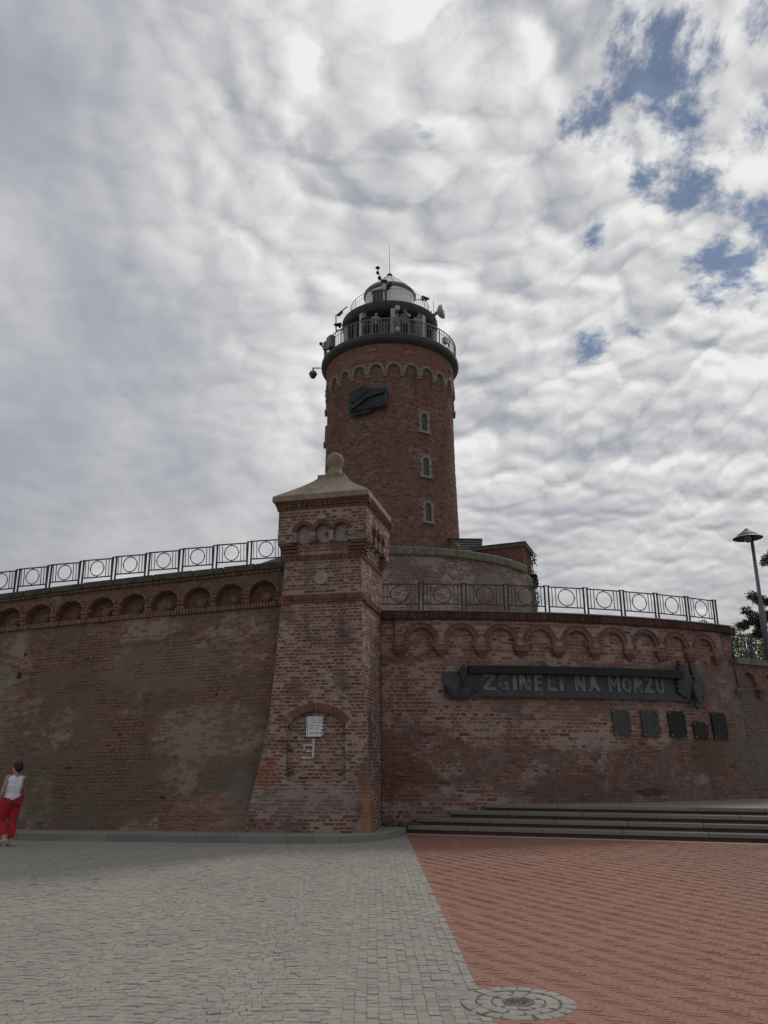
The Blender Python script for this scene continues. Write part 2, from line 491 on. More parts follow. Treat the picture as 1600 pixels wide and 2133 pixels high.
m_iron = plain('black_iron', (0.035, 0.037, 0.042), 0.55, 0.0, var=0.2)
m_slate = plain('slate_relief', (0.052, 0.060, 0.064), 0.65, 0.0, var=0.3, scale=6)
m_letter = plain('letter_grey', (0.15, 0.153, 0.145), 0.85, var=0.55, scale=5)
m_dark = plain('black_plate', (0.011, 0.013, 0.012), 0.7, var=0.3, scale=6)
m_plq = plain('grey_plate', (0.052, 0.056, 0.052), 0.7, var=0.25, scale=6)
m_bronze = plain('bronze_patina', (0.020, 0.027, 0.026), 0.6, 0.0, var=0.5, scale=5)
m_white = plain('white_paint', (0.84, 0.84, 0.81), 0.55, var=0.05)
m_whitesign = plain('sign_white', (0.66, 0.67, 0.66), 0.5, var=0.04)
m_limewash = plain('lime_paint', (0.50, 0.46, 0.41), 0.9, var=0.15, scale=20)
m_greenp = plain('green_paint', (0.03, 0.12, 0.06), 0.5)
m_lgrey = plain('light_grey_metal', (0.42, 0.43, 0.42), 0.5, 0.1, var=0.1)
m_mgrey = plain('mid_grey_metal', (0.15, 0.155, 0.16), 0.5, 0.2, var=0.12)
m_dgrey2 = plain('hood_grey', (0.045, 0.045, 0.048), 0.6, var=0.1)
m_capiron = plain('worn_iron', (0.10, 0.098, 0.088), 0.6, var=0.3, scale=30)
m_railg = plain('rail_grey', (0.20, 0.20, 0.195), 0.6, var=0.1)
m_dgrey = plain('dark_grey_metal', (0.055, 0.060, 0.062), 0.55, 0.2, var=0.2)
m_dgreen = plain('dark_green_deck', (0.045, 0.052, 0.046), 0.7, var=0.2)
m_roofc = plain('roof_felt', (0.12, 0.115, 0.10), 0.9, var=0.2)
m_lampblue = plain('lamp_blue_grey', (0.13, 0.13, 0.17), 0.4, 0.3, var=0.06)
m_grass = plain('bank_grass', (0.06, 0.10, 0.02), 0.95, var=0.4, scale=12)
m_ground = plain('ground_far', (0.19, 0.18, 0.16), 0.95, var=0.25, scale=3)
m_skin = plain('skin', (0.42, 0.24, 0.165), 0.55, var=0.05)
m_wshirt = plain('white_cotton', (0.74, 0.74, 0.80), 0.85, var=0.08, scale=14)
m_redp = plain('red_trousers', (0.42, 0.018, 0.030), 0.8, var=0.15, scale=10)
m_hair = plain('black_hair', (0.012, 0.011, 0.011), 0.5, var=0.3, scale=40)
m_navy = plain('navy_strap', (0.02, 0.022, 0.045), 0.6)
m_bagred = plain('red_bag', (0.26, 0.02, 0.045), 0.6)
m_shoe = plain('beige_shoe', (0.42, 0.37, 0.26), 0.7)
m_pinkc = plain('pink_clothes', (0.25, 0.18, 0.17), 0.85)
m_blackc = plain('black_clothes', (0.03, 0.03, 0.033), 0.85)
m_greyc = plain('grey_clothes', (0.15, 0.14, 0.15), 0.85)

m_glass, t_, b_ = base_mat('dark_glass')
b_.inputs['Base Color'].default_value = (0.03, 0.036, 0.04, 1)
b_.inputs['Roughness'].default_value = 0.12
m_glob, t_, b_ = base_mat('lamp_globe')
b_.inputs['Base Color'].default_value = (0.42, 0.42, 0.40, 1)
b_.inputs['Roughness'].default_value = 0.15
b_.inputs['Transmission Weight'].default_value = 0.7


def leaf_mat(name, a, bcol):
    m, t, b = base_mat(name)
    geo = t.new('ShaderNodeNewGeometry')
    t.l.new(t.mix(geo.outputs['Random Per Island'], a, bcol), b.inputs['Base Color'])
    b.inputs['Roughness'].default_value = 0.6
    b.inputs['Subsurface Weight'].default_value = 0.0
    return m


m_needle = leaf_mat('pine_needles', (0.018, 0.032, 0.020), (0.045, 0.062, 0.034))
m_leaf = leaf_mat('shrub_leaves', (0.10, 0.17, 0.025), (0.20, 0.28, 0.05))
m_ivy = leaf_mat('ivy_leaves', (0.035, 0.055, 0.022), (0.10, 0.12, 0.06))
m_bark = plain('bark', (0.09, 0.06, 0.045), 0.95, var=0.3, scale=15)

# ------------------------------------------------------------------ brick templates and surface charts
BT = []
for v_ in range(5):
    rr_ = random.Random(v_)
    j = lambda a: rr_.uniform(-a, a)
    back = [(-.5, -.5, -.5), (.5, -.5, -.5), (.5, -.5, .5), (-.5, -.5, .5)]
    midv = [(x + j(.012), .38, z + j(.03)) for x, _, z in back]
    frv = [(x * .93 + j(.02), .5 + j(.05), z * .80 + j(.05)) for x, _, z in back]
    BT.append((np.array(back + midv + frv), [[0, 1, 5, 4], [1, 2, 6, 5], [2, 3, 7, 6], [3, 0, 4, 7], [4, 5, 9, 8], [5, 6, 10, 9], [6, 7, 11, 10], [7, 4, 8, 11], [8, 9, 10, 11]]))


def mats_on(chart, s, z, d, w, h, dep, rot=0.0):
    """matrices of boxes w x dep x h whose outer face lies d in front of the chart"""
    s = np.atleast_1d(np.asarray(s, float)); n = len(s)
    b = lambda v: np.broadcast_to(np.asarray(v, float), (n,)).copy()
    z, d, w, h, dep, rot = b(z), b(d), b(w), b(h), b(dep), b(rot)
    e = 0.02
    ts = chart(s + e, z, d) - chart(s - e, z, d)
    tz = chart(s, z + e, d) - chart(s, z - e, d)
    ts /= np.linalg.norm(ts, axis=1)[:, None]
    nn = np.cross(ts, tz)
    nn /= np.linalg.norm(nn, axis=1)[:, None]
    od = chart(s, z, d + e) - chart(s, z, d)
    nn *= np.sign((nn * od).sum(1))[:, None]
    tu = np.cross(ts, nn)
    tu *= np.sign((tu * tz).sum(1))[:, None]
    c, q = np.cos(rot)[:, None], np.sin(rot)[:, None]
    X = -(ts * c + tu * q)
    Z = -ts * q + tu * c
    P = chart(s, z, d) - nn * (dep / 2)[:, None]
    M = np.zeros((n, 4, 4))
    M[:, :3, 0] = X * w[:, None]
    M[:, :3, 1] = nn * dep[:, None]
    M[:, :3, 2] = Z * h[:, None]
    M[:, :3, 3] = P
    M[:, 3, 3] = 1
    return M


def emit(name, rest, M, mat, parent, limit=300):
    """the pieces that show largest become objects of their own, the others one joined part"""
    if len(M) == 0: return
    loc = np.array(FRAME[parent])
    size = np.linalg.norm(M[:, :3, 0], axis=1) * np.linalg.norm(M[:, :3, 2], axis=1)
    pos = M[:, :3, 3]
    v = pos - np.array(CAM)
    D = np.linalg.norm(v, axis=1)
    p = R(17.307)
    f = v[:, 1] * math.cos(p) + v[:, 2] * math.sin(p)
    u = v[:, 0] / f
    w = (v[:, 2] * math.cos(p) - v[:, 1] * math.sin(p)) / f
    inside = (f > 0) & (np.abs(u) < 0.475) & (np.abs(w) < 0.635)
    if abs(M[0, 2, 1] / np.linalg.norm(M[0, :3, 1])) > 0.9:      # lying on the ground
        score = size / D ** 3
    else:
        score = size / D ** 2
    score = np.where(inside, score, score * 1e-4)
    order = np.argsort(-score)
    tops = order[:limit]
    others = order[limit:]
    meshes = []
    for V, F in BT:
        me = bpy.data.meshes.new(name)
        me.from_pydata(V.tolist(), [], F)
        me.materials.append(mat)
        meshes.append(me)
    T = Matrix.Translation(-Vector(loc))
    for i in tops:
        o = bpy.data.objects.new(name, meshes[i % 5])
        col.objects.link(o)
        o.parent = parent
        o.matrix_local = T @ Matrix(M[i].tolist())
    if len(others):
        Vs, Fs, off = [], [], 0
        for k in range(5):
            idx = others[others % 5 == k]
            if len(idx) == 0: continue
            V, F = BT[k]
            Vh = np.concatenate([V, np.ones((12, 1))], 1)
            W = np.einsum('nij,kj->nki', M[idx], Vh)[:, :, :3].reshape(-1, 3)
            Fa = (np.array(F)[None] + (np.arange(len(idx)) * 12)[:, None, None]).reshape(-1, 4) + off
            Vs.append(W); Fs.append(Fa); off += len(W)
        mesh_obj(rest, np.concatenate(Vs), np.concatenate(Fs), mat, parent, kind='stuff')


def lay(chart, z0, z1, srange, L, H, jt, mask=None, dfn=None, dep=0.09, proud=0.006, jit=0.006):
    """English bond: rows of stretchers and rows of headers"""
    S, Z, W = [], [], []
    row = 0
    z = z0
    while z + H * 0.6 < z1:
        a, b = srange(z + H / 2)
        l = L if row % 2 == 0 else L / 2
        ph = 0 if row % 2 == 0 else L / 4
        if row % 4 == 2: ph = L / 2
        k = 0
        x = a - ph
        while x < b - 0.02:
            ww = l * (1 + random.uniform(-.04, .04)) if l > 0 else l
            x0, x1 = max(x, a), min(x + ww, b)
            if x1 - x0 > 0.05:
                S.append((x0 + x1) / 2); Z.append(z + H / 2 + random.uniform(-.003, .003)); W.append(x1 - x0 - jt)
            x += ww
        z += H
        row += 1
    S, Z, W = map(np.array, (S, Z, W))
    if mask is not None:
        k = mask(S, Z, W)
        S, Z, W = S[k], Z[k], W[k]
    d = dfn(S, Z) if dfn is not None else np.zeros(len(S))
    d = d + proud + rng.normal(0, jit, len(S)).clip(-2 * jit, 2 * jit)
    n = len(S)
    return mats_on(chart, S, Z, d, W, (H - jt) * (1 + rng.uniform(-.08, .05, n)), dep, rng.normal(0, 0.008, n))


def nz3(x, y, z):
    return np.array([mnoise.noise(Vector((a, b, c))) for a, b, c in zip(np.ravel(x), np.ravel(y), np.ravel(z))])


def core(name, chart, s0, s1, z0, z1, ds, dz, dfn, mat, parent, back=0.0, wob=0.0, wsc=1.0):
    ns, nzz = int((s1 - s0) / ds) + 2, int((z1 - z0) / dz) + 2
    s = np.linspace(s0, s1, ns); z = np.linspace(z0, z1, nzz)
    Sg, Zg = np.meshgrid(s, z)
    S, Z = Sg.ravel(), Zg.ravel()
    d = dfn(S, Z) if dfn is not None else np.zeros(len(S))
    if wob:
        d = d + wob * nz3(S * wsc, Z * wsc, S * 0 + s0)
    P = chart(S, Z, d - back)
    i = np.arange(nzz - 1)[:, None] * ns + np.arange(ns - 1)[None, :]
    i = i.ravel()
    F = np.stack([i, i + 1, i + 1 + ns, i + ns], 1)
    return mesh_obj(name, P, F, mat, parent)


def arch_ring(chart, sc_, zs, ri, ro, n, d, dep, a0=0.0, a1=math.pi):
    th = a0 + (np.arange(n) + 0.5) / n * (a1 - a0)
    rm = (ri + ro) / 2
    w = rm * (a1 - a0) / n * 0.90
    return mats_on(chart, sc_ + rm * np.cos(th), zs + rm * np.sin(th), d + rng.normal(0, .004, n), w, (ro - ri) * 0.97, dep, th - math.pi / 2)


# the curved wall on the right: part of a circle round the lighthouse hill
RC, RR = (0.8, 38.3), 17.8


def ch_right(s, z, d):
    s, z, d = np.broadcast_arrays(np.asarray(s, float), z, d)
    r = RR + 0.28 * np.clip((4.3 - z) / 4.3, 0, 1) + d
    a = s / RR
    return np.stack([RC[0] + r * np.sin(a), RC[1] - r * np.cos(a), z], -1)


def zt_left(x):
    return 6.36 + 0.0875 * (x + 2.4)


def ch_left(s, z, d):
    s, z, d = np.broadcast_arrays(np.asarray(s, float), z, d)
    q = -s - 2.0
    yb = 18.42 + 0.055 * q + 0.008 * q * q
    k = (z - 0.1) / 6.26
    sl = 0.055 + 0.016 * q
    nx, ny = -sl / np.sqrt(1 + sl * sl), -1 / np.sqrt(1 + sl * sl)
    zz = 0.1 + (zt_left(s) - 0.1) * k
    return np.stack([s + nx * d, yb + 1.0 * np.clip(k, 0, 1.2) + ny * d, zz], -1)


# pier: corners as a function of height (front right, front left, back right)
def _ip(z, tab):
    return np.interp(z, [q[0] for q in tab], [q[1] for q in tab])


def pier_fr(z):
    return np.stack([_ip(z, [(0, -.25), (1.2, -.33), (3, -.42), (5, -.51), (8, -.54)]), _ip(z, [(0, 18.10), (1.2, 18.17), (3, 18.26), (5, 18.34), (8, 18.37)])], -1)


def pier_fl(z):
    return np.stack([_ip(z, [(0, -3.04), (1.25, -2.80), (1.85, -2.69), (2.6, -2.58), (4.6, -2.47), (6, -2.40), (8, -2.39)]), _ip(z, [(0, 18.34), (1.3, 18.46), (2.6, 18.60), (5, 18.78), (8, 18.84)])], -1)


def pier_br(z):
    f = pier_fr(z)
    return np.stack([_ip(z, [(0, -.06), (5, -.10), (8, -.02)]), f[..., 1] + 2.05], -1)


def pier_bl(z):
    l, f, b = pier_fl(z), pier_fr(z), pier_br(z)
    return l + (b - f)


def face_chart(A, B):
    def ch(s, z, d):
        s, z, d = np.broadcast_arrays(np.asarray(s, float), z, d)
        a, b = A(z), B(z)
        v = b - a
        L = np.linalg.norm(v, axis=-1)[..., None]
        t = v / L
        n = np.stack([t[..., 1], -t[..., 0]], -1)
        p = a + t * s[..., None] + n * d[..., None]
        return np.stack([p[..., 0], p[..., 1], z], -1)
    return ch


ch_pf = face_chart(pier_fl, pier_fr)
ch_ps = face_chart(pier_fr, pier_br)
ch_pl = face_chart(pier_bl, pier_fl)
ch_pb = face_chart(pier_br, pier_bl)
wid = lambda A, B: (lambda z: float(np.linalg.norm(B(z) - A(z))))
w_pf, w_ps = wid(pier_fl, pier_fr), wid(pier_fr, pier_br)

TC = (0.3, 36.5)


def r_tow(z):
    return np.interp(z, [9, 11.8, 15, 19.7, 22], [3.34, 3.24, 3.14, 3.08, 3.08])


def ch_tow(s, z, d):
    s, z, d = np.broadcast_arrays(np.asarray(s, float), z, d)
    r = r_tow(z) + d
    a = s / 3.15
    return np.stack([TC[0] + r * np.sin(a), TC[1] - r * np.cos(a), z], -1)


RD = 6.6


def ch_drum(s, z, d):
    s, z, d = np.broadcast_arrays(np.asarray(s, float), z, d)
    a = s / RD
    r = RD + d + 0.05 * (9.2 - z)
    return np.stack([TC[0] + r * np.sin(a), TC[1] - r * np.cos(a), z], -1)

# ================================================================== GROUND
gb = MB()
gb.add([(-2500, -2500, -.05), (2500, -2500, -.05), (2500, 2500, -.05), (-2500, 2500, -.05)], [[0, 1, 2, 3]])
tag(gb.build('ground', m_ground), kind='structure')


def xb(y):
    return 0.705 - (y - 6.0) * 0.0145


KP = [(-13.5, 18.97), (-10, 18.50), (-7.07, 18.09), (-3.94, 17.68), (-1.5, 17.45), (-.85, 17.52), (-.32, 17.80), (.08, 18.35), (.36, 19.1), (.52, 19.76)]


def smooth_line(P, n=12):
    out = []
    for i in range(len(P) - 1):
        p0, p1, p2, p3 = P[max(i - 1, 0)], P[i], P[i + 1], P[min(i + 2, len(P) - 1)]
        for k in range(n):
            t = k / n
            out.append(tuple(0.5 * ((2 * p1[j]) + (-p0[j] + p2[j]) * t + (2 * p0[j] - 5 * p1[j] + 4 * p2[j] - p3[j]) * t * t + (-p0[j] + 3 * p1[j] - 3 * p2[j] + p3[j]) * t ** 3) for j in (0, 1)))
    out.append(P[-1])
    return out


KL = smooth_line(KP)
KX, KY = np.array([p[0] for p in KL]), np.array([p[1] for p in KL])
MH = (0.93, 6.30)
ST0, STT, STN = np.array((0.55, 19.84)), np.array((.951, -.309)), np.array((.309, .951))

cob = MB().add([(-15, 2.5, -.0045), (xb(2.5), 2.5, -.0045), (xb(20), 20, -.0045), (-15, 20, -.0045)], [[0, 1, 2, 3]]).build('cobbled_square', m_joint)
tag(cob, kind='structure')
red = MB().add([(xb(2.5), 2.5, -.0014), (16, 2.5, -.0014), (16, 20.5, -.0014), (xb(20.5), 20.5, -.0014)], [[0, 1, 2, 3]]).build('red_pavement', m_paver_j)
tag(red, kind='structure')


def flat_mats(x, y, w, h, rot, top, tilt=0.0, dep=0.07):
    n = len(x)
    c, q = np.cos(rot), np.sin(rot)
    M = np.zeros((n, 4, 4))
    tx, ty = rng.normal(0, 1, n) * tilt, rng.normal(0, 1, n) * tilt
    nn = np.stack([tx, ty, np.ones(n)], -1)
    nn /= np.linalg.norm(nn, axis=1)[:, None]
    X = np.stack([c, q, np.zeros(n)], -1)
    X -= nn * (X * nn).sum(1)[:, None]
    X /= np.linalg.norm(X, axis=1)[:, None]
    Zc = np.cross(X, nn)
    P = np.stack([x, y, np.broadcast_to(top, (n,))], -1) - nn * dep / 2
    M[:, :3, 0] = X * np.reshape(w, (-1, 1)); M[:, :3, 1] = nn * dep; M[:, :3, 2] = Zc * np.reshape(h, (-1, 1)); M[:, :3, 3] = P; M[:, 3, 3] = 1
    return M


xs, ys, ws, hs, rs = [], [], [], [], []
# wavy rows on the left
pit = 0.080
for k in range(int(15.4 / pit)):
    yk = 4.6 + k * pit
    x = -(0.5 * yk + 1.6) + random.uniform(0, .1)
    while x < xb(yk) - 1.05:
        w = random.uniform(.066, .110)
        xc = x + w / 2
        a = 2 * math.pi * xc / 1.25
        y = yk + 0.085 * abs(math.sin(a / 2)) * 1.6 + 0.03 * mnoise.noise(Vector((xc * .8, yk * .8, 0)))
        sl = 0.085 * 0.8 * math.cos(a / 2) * (1 if math.sin(a / 2) > 0 else -1) * 2 * math.pi / 1.25
        xs.append(xc); ys.append(y); ws.append(w - .004); hs.append(pit * random.uniform(.93, 1.02) - .002); rs.append(sl * .8 + random.gauss(0, .06))
        x += w
# straight columns along the edge of the red paving
for j in range(13):
    y = 4.4 + random.uniform(0, .1)
    while y < 19.6:
        h = random.uniform(.066, .115)
        yc = y + h / 2
        xc = xb(yc) - .042 - j * .082
        xs.append(xc + random.gauss(0, .003)); ys.append(yc); ws.append(.082 * random.uniform(.94, 1.0) - .003); hs.append(h - .004); rs.append(random.gauss(0, .035))
        y += h
xs, ys, ws, hs, rs = map(np.array, (xs, ys, ws, hs, rs))
keep = (ys < np.interp(xs, KX, KY) - .05) & (np.hypot(xs - MH[0], ys - MH[1]) > .41)
xs, ys, ws, hs, rs = xs[keep], ys[keep], ws[keep], hs[keep], rs[keep]
Ms = flat_mats(xs, ys, ws, hs, rs, rng.normal(0, .0020, len(xs)) - .008 * (rng.random(len(xs)) < .04), 0.024, .024)
emit('sett', 'setts', Ms, m_sett, cob)

# rings of setts round the valve cap
xs, ys, ws, hs, rs = [], [], [], [], []
for (rad, hh, n) in ((.345, .105, 20), (.235, .10, 14), (.145, .075, 9)):
    for k in range(n):
        a = 2 * math.pi * (k + random.uniform(-.1, .1)) / n
        xs.append(MH[0] + rad * math.cos(a)); ys.append(MH[1] + rad * math.sin(a)); ws.append(2 * math.pi * rad / n * .93); hs.append(hh * random.uniform(.88, .97)); rs.append(a - math.pi / 2)
vc = root('valve_cover', 'small round iron valve cap set in rings of grey granite setts on the square', 'valve cover', (MH[0], MH[1], 0))
emit('ring_sett', 'ring_setts', flat_mats(np.array(xs), np.array(ys), np.array(ws), np.array(hs), np.array(rs), rng.normal(0.004, .002, len(xs)), .02, .03), m_sett, vc)
v = MB().lathe([(0.0, .004), (.074, .004), (.078, .0), (.078, -.02)], (MH[0], MH[1], 0), 32)
v.lathe([(.083, -.02), (.083, .005), (.1, .004), (.1, -.02)], (MH[0], MH[1], 0), 32)
for k in range(12):
    a = 2 * math.pi * k / 12
    v.box((MH[0] + .048 * math.cos(a), MH[1] + .048 * math.sin(a), .006), (.03, .008, .006), a)
v.box((MH[0], MH[1], .007), (.03, .012, .008), .4)
v.build('cap', m_capiron, vc)
MB().lathe([(0, -.0006), (.398, -.0006)], (MH[0], MH[1], 0), 40).build('joint_bed', m_jdark, vc)

# herringbone of narrow clinkers
W_, N_ = .046, 4
ang = R(-108)
ca, sa = math.cos(ang), math.sin(ang)
P = []
for i in range(-330, 330):
    for j in range(-60, 60):
        ox, oy = i + 2 * N_ * j, i
        for (cx, cy, rt) in ((ox + N_ / 2, oy + .5, 0.0), (ox + N_ + .5, oy + 1 - N_ / 2, math.pi / 2)):
            X = (cx * ca - cy * sa) * W_ + 4.0
            Y = (cx * sa + cy * ca) * W_ + 10.0
            if 4.6 < Y < 20.3 and xb(Y) + .02 < X < .5 * Y + 1.7:
                dS = (X - ST0[0]) * STN[0] + (Y - ST0[1]) * STN[1]
                if dS < -.36 and math.hypot(X - MH[0], Y - MH[1]) > .455:
                    P.append((X, Y, rt + ang))
P = np.array(P)
n = len(P)
Mp = flat_mats(P[:, 0], P[:, 1], np.full(n, W_ * N_ - .002), np.full(n, W_ - .002), P[:, 2] + rng.normal(0, .01, n), rng.normal(0, .0003, n), .002)
emit('paver', 'pavers', Mp, m_paver, red)
# cement strip along the foot of the steps
g = MB()
V, F = [], []
for i in range(161):
    s = i * .1
    for o in (-.02, -.34 - .06 * abs(mnoise.noise(Vector((s * 2.1, 3, 0)))) - .02 * random.random()):
        q = ST0 + STT * s + STN * o
        V.append((q[0], q[1], .004))
for i in range(160):
    F.append([2 * i, 2 * i + 1, 2 * i + 3, 2 * i + 2])
tag(g.add(V, F).build('cement_strip', m_grout), kind='structure')

# kerb and raised strip below the pier and the left wall
kb = root('kerb', None, None)
tag(kb, kind='structure')
acc, last, i = 0.0, 0, 0
seglen = np.hypot(np.diff(KX), np.diff(KY))
cum = np.concatenate([[0], np.cumsum(seglen)])
s = 0.0
while s < cum[-1] - .1:
    L = .95 if np.interp(s, cum, KX) < -3 else (.52 if np.interp(s, cum, KX) < -.9 else .34)
    L *= random.uniform(.9, 1.1)
    e = min(s + L, cum[-1])
    a = (np.interp(s + .004, cum, KX), np.interp(s + .004, cum, KY)); b = (np.interp(e - .004, cum, KX), np.interp(e - .004, cum, KY))
    tx, ty = b[0] - a[0], b[1] - a[1]
    l = math.hypot(tx, ty)
    nx, ny = -ty / l * .13, tx / l * .13
    bev = .012
    V = []
    for (p, q) in ((a, 0), (b, 0)):
        V += [(p[0], p[1], -.04), (p[0], p[1], .15 - bev), (p[0] + nx * .1, p[1] + ny * .1, .152 + random.uniform(-.003, .003)), (p[0] + nx, p[1] + ny, .152), (p[0] + nx, p[1] + ny, -.04)]
    F = [[0, 5, 6, 1], [1, 6, 7, 2], [2, 7, 8, 3], [3, 8, 9, 4], [0, 1, 2, 3, 4], [9, 8, 7, 6, 5]]
    mesh_obj('kerbstone', V, F, m_kerb, kb)
    s = e
V, F = [], []
for i, (x, y) in enumerate(KL):
    V += [(x, y + .04, .143), (x, max(y + .05, 21.2), .15)]
for i in range(len(KL) - 1):
    F.append([2 * i, 2 * i + 2, 2 * i + 3, 2 * i + 1])
tag(mesh_obj('pavement_strip', V, F, m_strip), kind='structure')

# stone steps
stp = root('stone_steps', 'four long shallow grey stone steps in front of the curved brick wall', 'steps', (0.55, 19.84, 0))
tops = (.165, .32, .475, .62)
starts = (0.0, .13, .85, 1.62)
for i in range(4):
    s = starts[i]
    first = True
    while s < 15.5:
        L = random.uniform(1.35, 1.75)
        e = min(s + L, 15.5)
        o = i * .33
        c = ST0 + STT * ((s + e) / 2) + STN * (o + .19)
        M = Matrix.Translation((c[0], c[1], tops[i] - .0425)) @ Matrix.Rotation(math.atan2(STT[1], STT[0]), 4, 'Z')
        b = MB().box(None, (e - s - .008, .40, .085), M=M)
        ob = b.build('step_slab', m_step, stp)
        bv = ob.modifiers.new('soft_edge', 'BEVEL'); bv.width = .012; bv.segments = 2
        s = e
    zb = 0 if i == 0 else tops[i - 1]
    a = ST0 + STT * (starts[i] + .02) + STN * (i * .33 + .035); c = ST0 + STT * 15.5 + STN * (i * .33 + .035)
    d = STN * .3
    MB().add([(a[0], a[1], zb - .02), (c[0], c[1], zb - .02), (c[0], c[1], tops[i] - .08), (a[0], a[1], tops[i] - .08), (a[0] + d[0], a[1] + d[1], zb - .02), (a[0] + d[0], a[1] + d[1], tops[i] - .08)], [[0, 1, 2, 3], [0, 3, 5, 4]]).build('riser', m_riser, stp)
a, c = ST0 + STT * 1.6 + STN * 1.2, ST0 + STT * 16 + STN * 1.2
tag(mesh_obj('landing', [(a[0], a[1], .612), (c[0], c[1], .612), (c[0] + 4, c[1] + 7, .63), (a[0] + .5, a[1] + 2, .63)], [[0, 1, 2, 3]], m_step), kind='structure')

# ================================================================== RIGHT WALL
rw = root('curved_wall', 'curved red brick fort wall with blind arches on corbels behind the stone steps', 'wall', (4.0, 20.8, 0))
ZS, RI, RO, PITCH, S0 = 4.53, .315, .425, 1.03, -.37
cen = S0 + PITCH / 2 + PITCH * np.arange(9)
cor = S0 + PITCH * np.arange(10)


def near_c(s, arr):
    return np.min(np.abs(np.asarray(s)[..., None] - arr[None, :]), axis=-1)


def d_right(s, z):
    s, z = np.asarray(s, float), np.asarray(z, float)
    a = near_c(s, cen)
    op = np.where(z > ZS, np.hypot(a, z - ZS) < RI + .02, a < RI - .01)
    pl = (z > 4.40) & (s > -.54) & (s < 9.08) & ~op
    return np.where(pl, .10, 0.0)


def erode(s, z, seed, lo, amt):
    return -amt * np.clip(nz3(s * 1.3 + seed, z * 2.2, s * 0) - lo, 0, 1)


def dr_core(s, z):
    return d_right(s, z) + np.where(z < 4.3, erode(s, z, 5, .25, .05), 0)


core('wall_body', ch_right, -1.3, 9.62, 0.1, 5.2, .04, .035, dr_core, m_right_m, rw, wob=.012)


def mk_right(s, z, w):
    a = near_c(s, cen)
    r = np.hypot(a, z - ZS)
    ring = (z > ZS - .02) & (r > RI - .045) & (r < RO + .05)
    hid = (z > 4.9) & (s < -.55) & False
    gone = (nz3(s * 1.7 + 9, z * 3.1, s * 0) > .52)
    return ~ring & ~hid & ~gone


M = np.concatenate([lay(ch_right, .1, 5.08, lambda z: r_, .285, .0945, .019, mk_right, dr_core, jit=.006, proud=.004) for r_ in ((-1.25, -.54), (-.54, 9.6))])
emit('brick', 'brickwork', M, m_right, rw)
Ms = [arch_ring(ch_right, c, ZS, RI, RO, 13, .118, .15) for c in cen]
Ms += [mats_on(ch_right, np.array([c - RI - .05, c + RI + .05]), ZS - .075, .118, .10, .14, .15) for c in cen]
emit('arch_brick', 'arch_bricks', np.concatenate(Ms), m_rring, rw)
Ms = [arch_ring(ch_right, c, ZS, RO + .004, RO + .042, 10, .132, .16, R(8), R(172)) for c in cen]
emit('hood_brick', 'hood_bricks', np.concatenate(Ms), m_rring, rw)
for c in cor:
    b = MB()
    for (w, h, z, d) in ((.37, .115, 4.345, .15), (.27, .055, 4.258, .115), (.19, .05, 4.205, .075), (.10, .045, 4.157, .04)):
        m4 = Matrix(mats_on(ch_right, c, z, d, w, h, d + .08)[0].tolist())
        b.box(None, (1, 1, 1), M=m4)
    b.build('corbel', m_rring, rw)
Ms = mats_on(ch_right, np.arange(-.95, 9.66, .072), 5.165, .185, .060, .20, .26)
emit('coping_brick', 'coping_bricks', Ms, m_corn, rw)
core('coping_cap', lambda s, z, d: np.stack([ch_right(s, 5.27 + 0 * z, .20 - z)[..., 0], ch_right(s, 5.27 + 0 * z, .20 - z)[..., 1], 5.27 + .035 * np.minimum(1, np.maximum(z, 0) / .02) + 0 * s], -1), -1.0, 9.70, 0.0, .5, .12, .02, None, m_conc, rw)
for k in range(16):
    x, y = -.05 + k * .055 + random.uniform(-.02, .02), 20.0 - k * .004
    b = MB().ball((x, y + random.uniform(-.12, .1), .17), random.uniform(.045, .085), 6, (1.2, 1, .8))
    b.build('footing_stone', m_cope, rw)

# lower wall beyond the end of the curved wall
lw = root('lower_wall', 'lower brick wall with an arch at the right edge, a step down from the curved wall', 'wall', (11.0, 23, 0))
ZS2, RI2 = 3.68, .33
cen2 = 10.13 + 1.06 * np.arange(5)


def ch_low(s, z, d):
    return ch_right(s, z, np.asarray(d) - .05)


def d_low(s, z):
    a = near_c(s, cen2)
    op = np.where(z > ZS2, np.hypot(a, z - ZS2) < RI2 + .02, a < RI2 - .01)
    return np.where((z > 3.55) & ~op, .10, 0.0) + erode(np.asarray(s), np.asarray(z), 15, .25, .05)


core('wall_body', ch_low, 9.6, 15.3, .1, 4.35, .045, .04, d_low, m_right_m, lw, wob=.012)


def mk_low(s, z, w):
    r = np.hypot(near_c(s, cen2), z - ZS2)
    return ~((z > ZS2 - .02) & (r > RI2 - .04) & (r < RI2 + .16)) & ~(nz3(s * 1.7 + 9, z * 3.1, s * 0) > .45)


emit('brick', 'brickwork', lay(ch_low, .1, 4.25, lambda z: (9.62, 15.3), .285, .0945, .014, mk_low, d_low, jit=.007), m_right, lw, 120)
emit('arch_brick', 'arch_bricks', np.concatenate([arch_ring(ch_low, c, ZS2, RI2, RI2 + .115, 13, .118, .15) for c in cen2]), m_right, lw)
for c in np.concatenate([[cen2[0] - .53], cen2 + .53]):
    b = MB()
    for (w, h, z, d) in ((.31, .085, 3.50, .15), (.25, .07, 3.42, .115), (.17, .06, 3.355, .075)):
        b.box(None, (1, 1, 1), M=Matrix(mats_on(ch_low, c, z, d, w, h, d + .08)[0].tolist()))
    b.build('corbel', m_right, lw)
for k in range(6):
    s = 9.62 + k * .95
    b = MB().box(None, (1, 1, 1), M=Matrix(mats_on(ch_low, s + .47, 4.33, .2, .94, .17, .5)[0].tolist()))
    b.build('coping_stone', m_conc, lw)

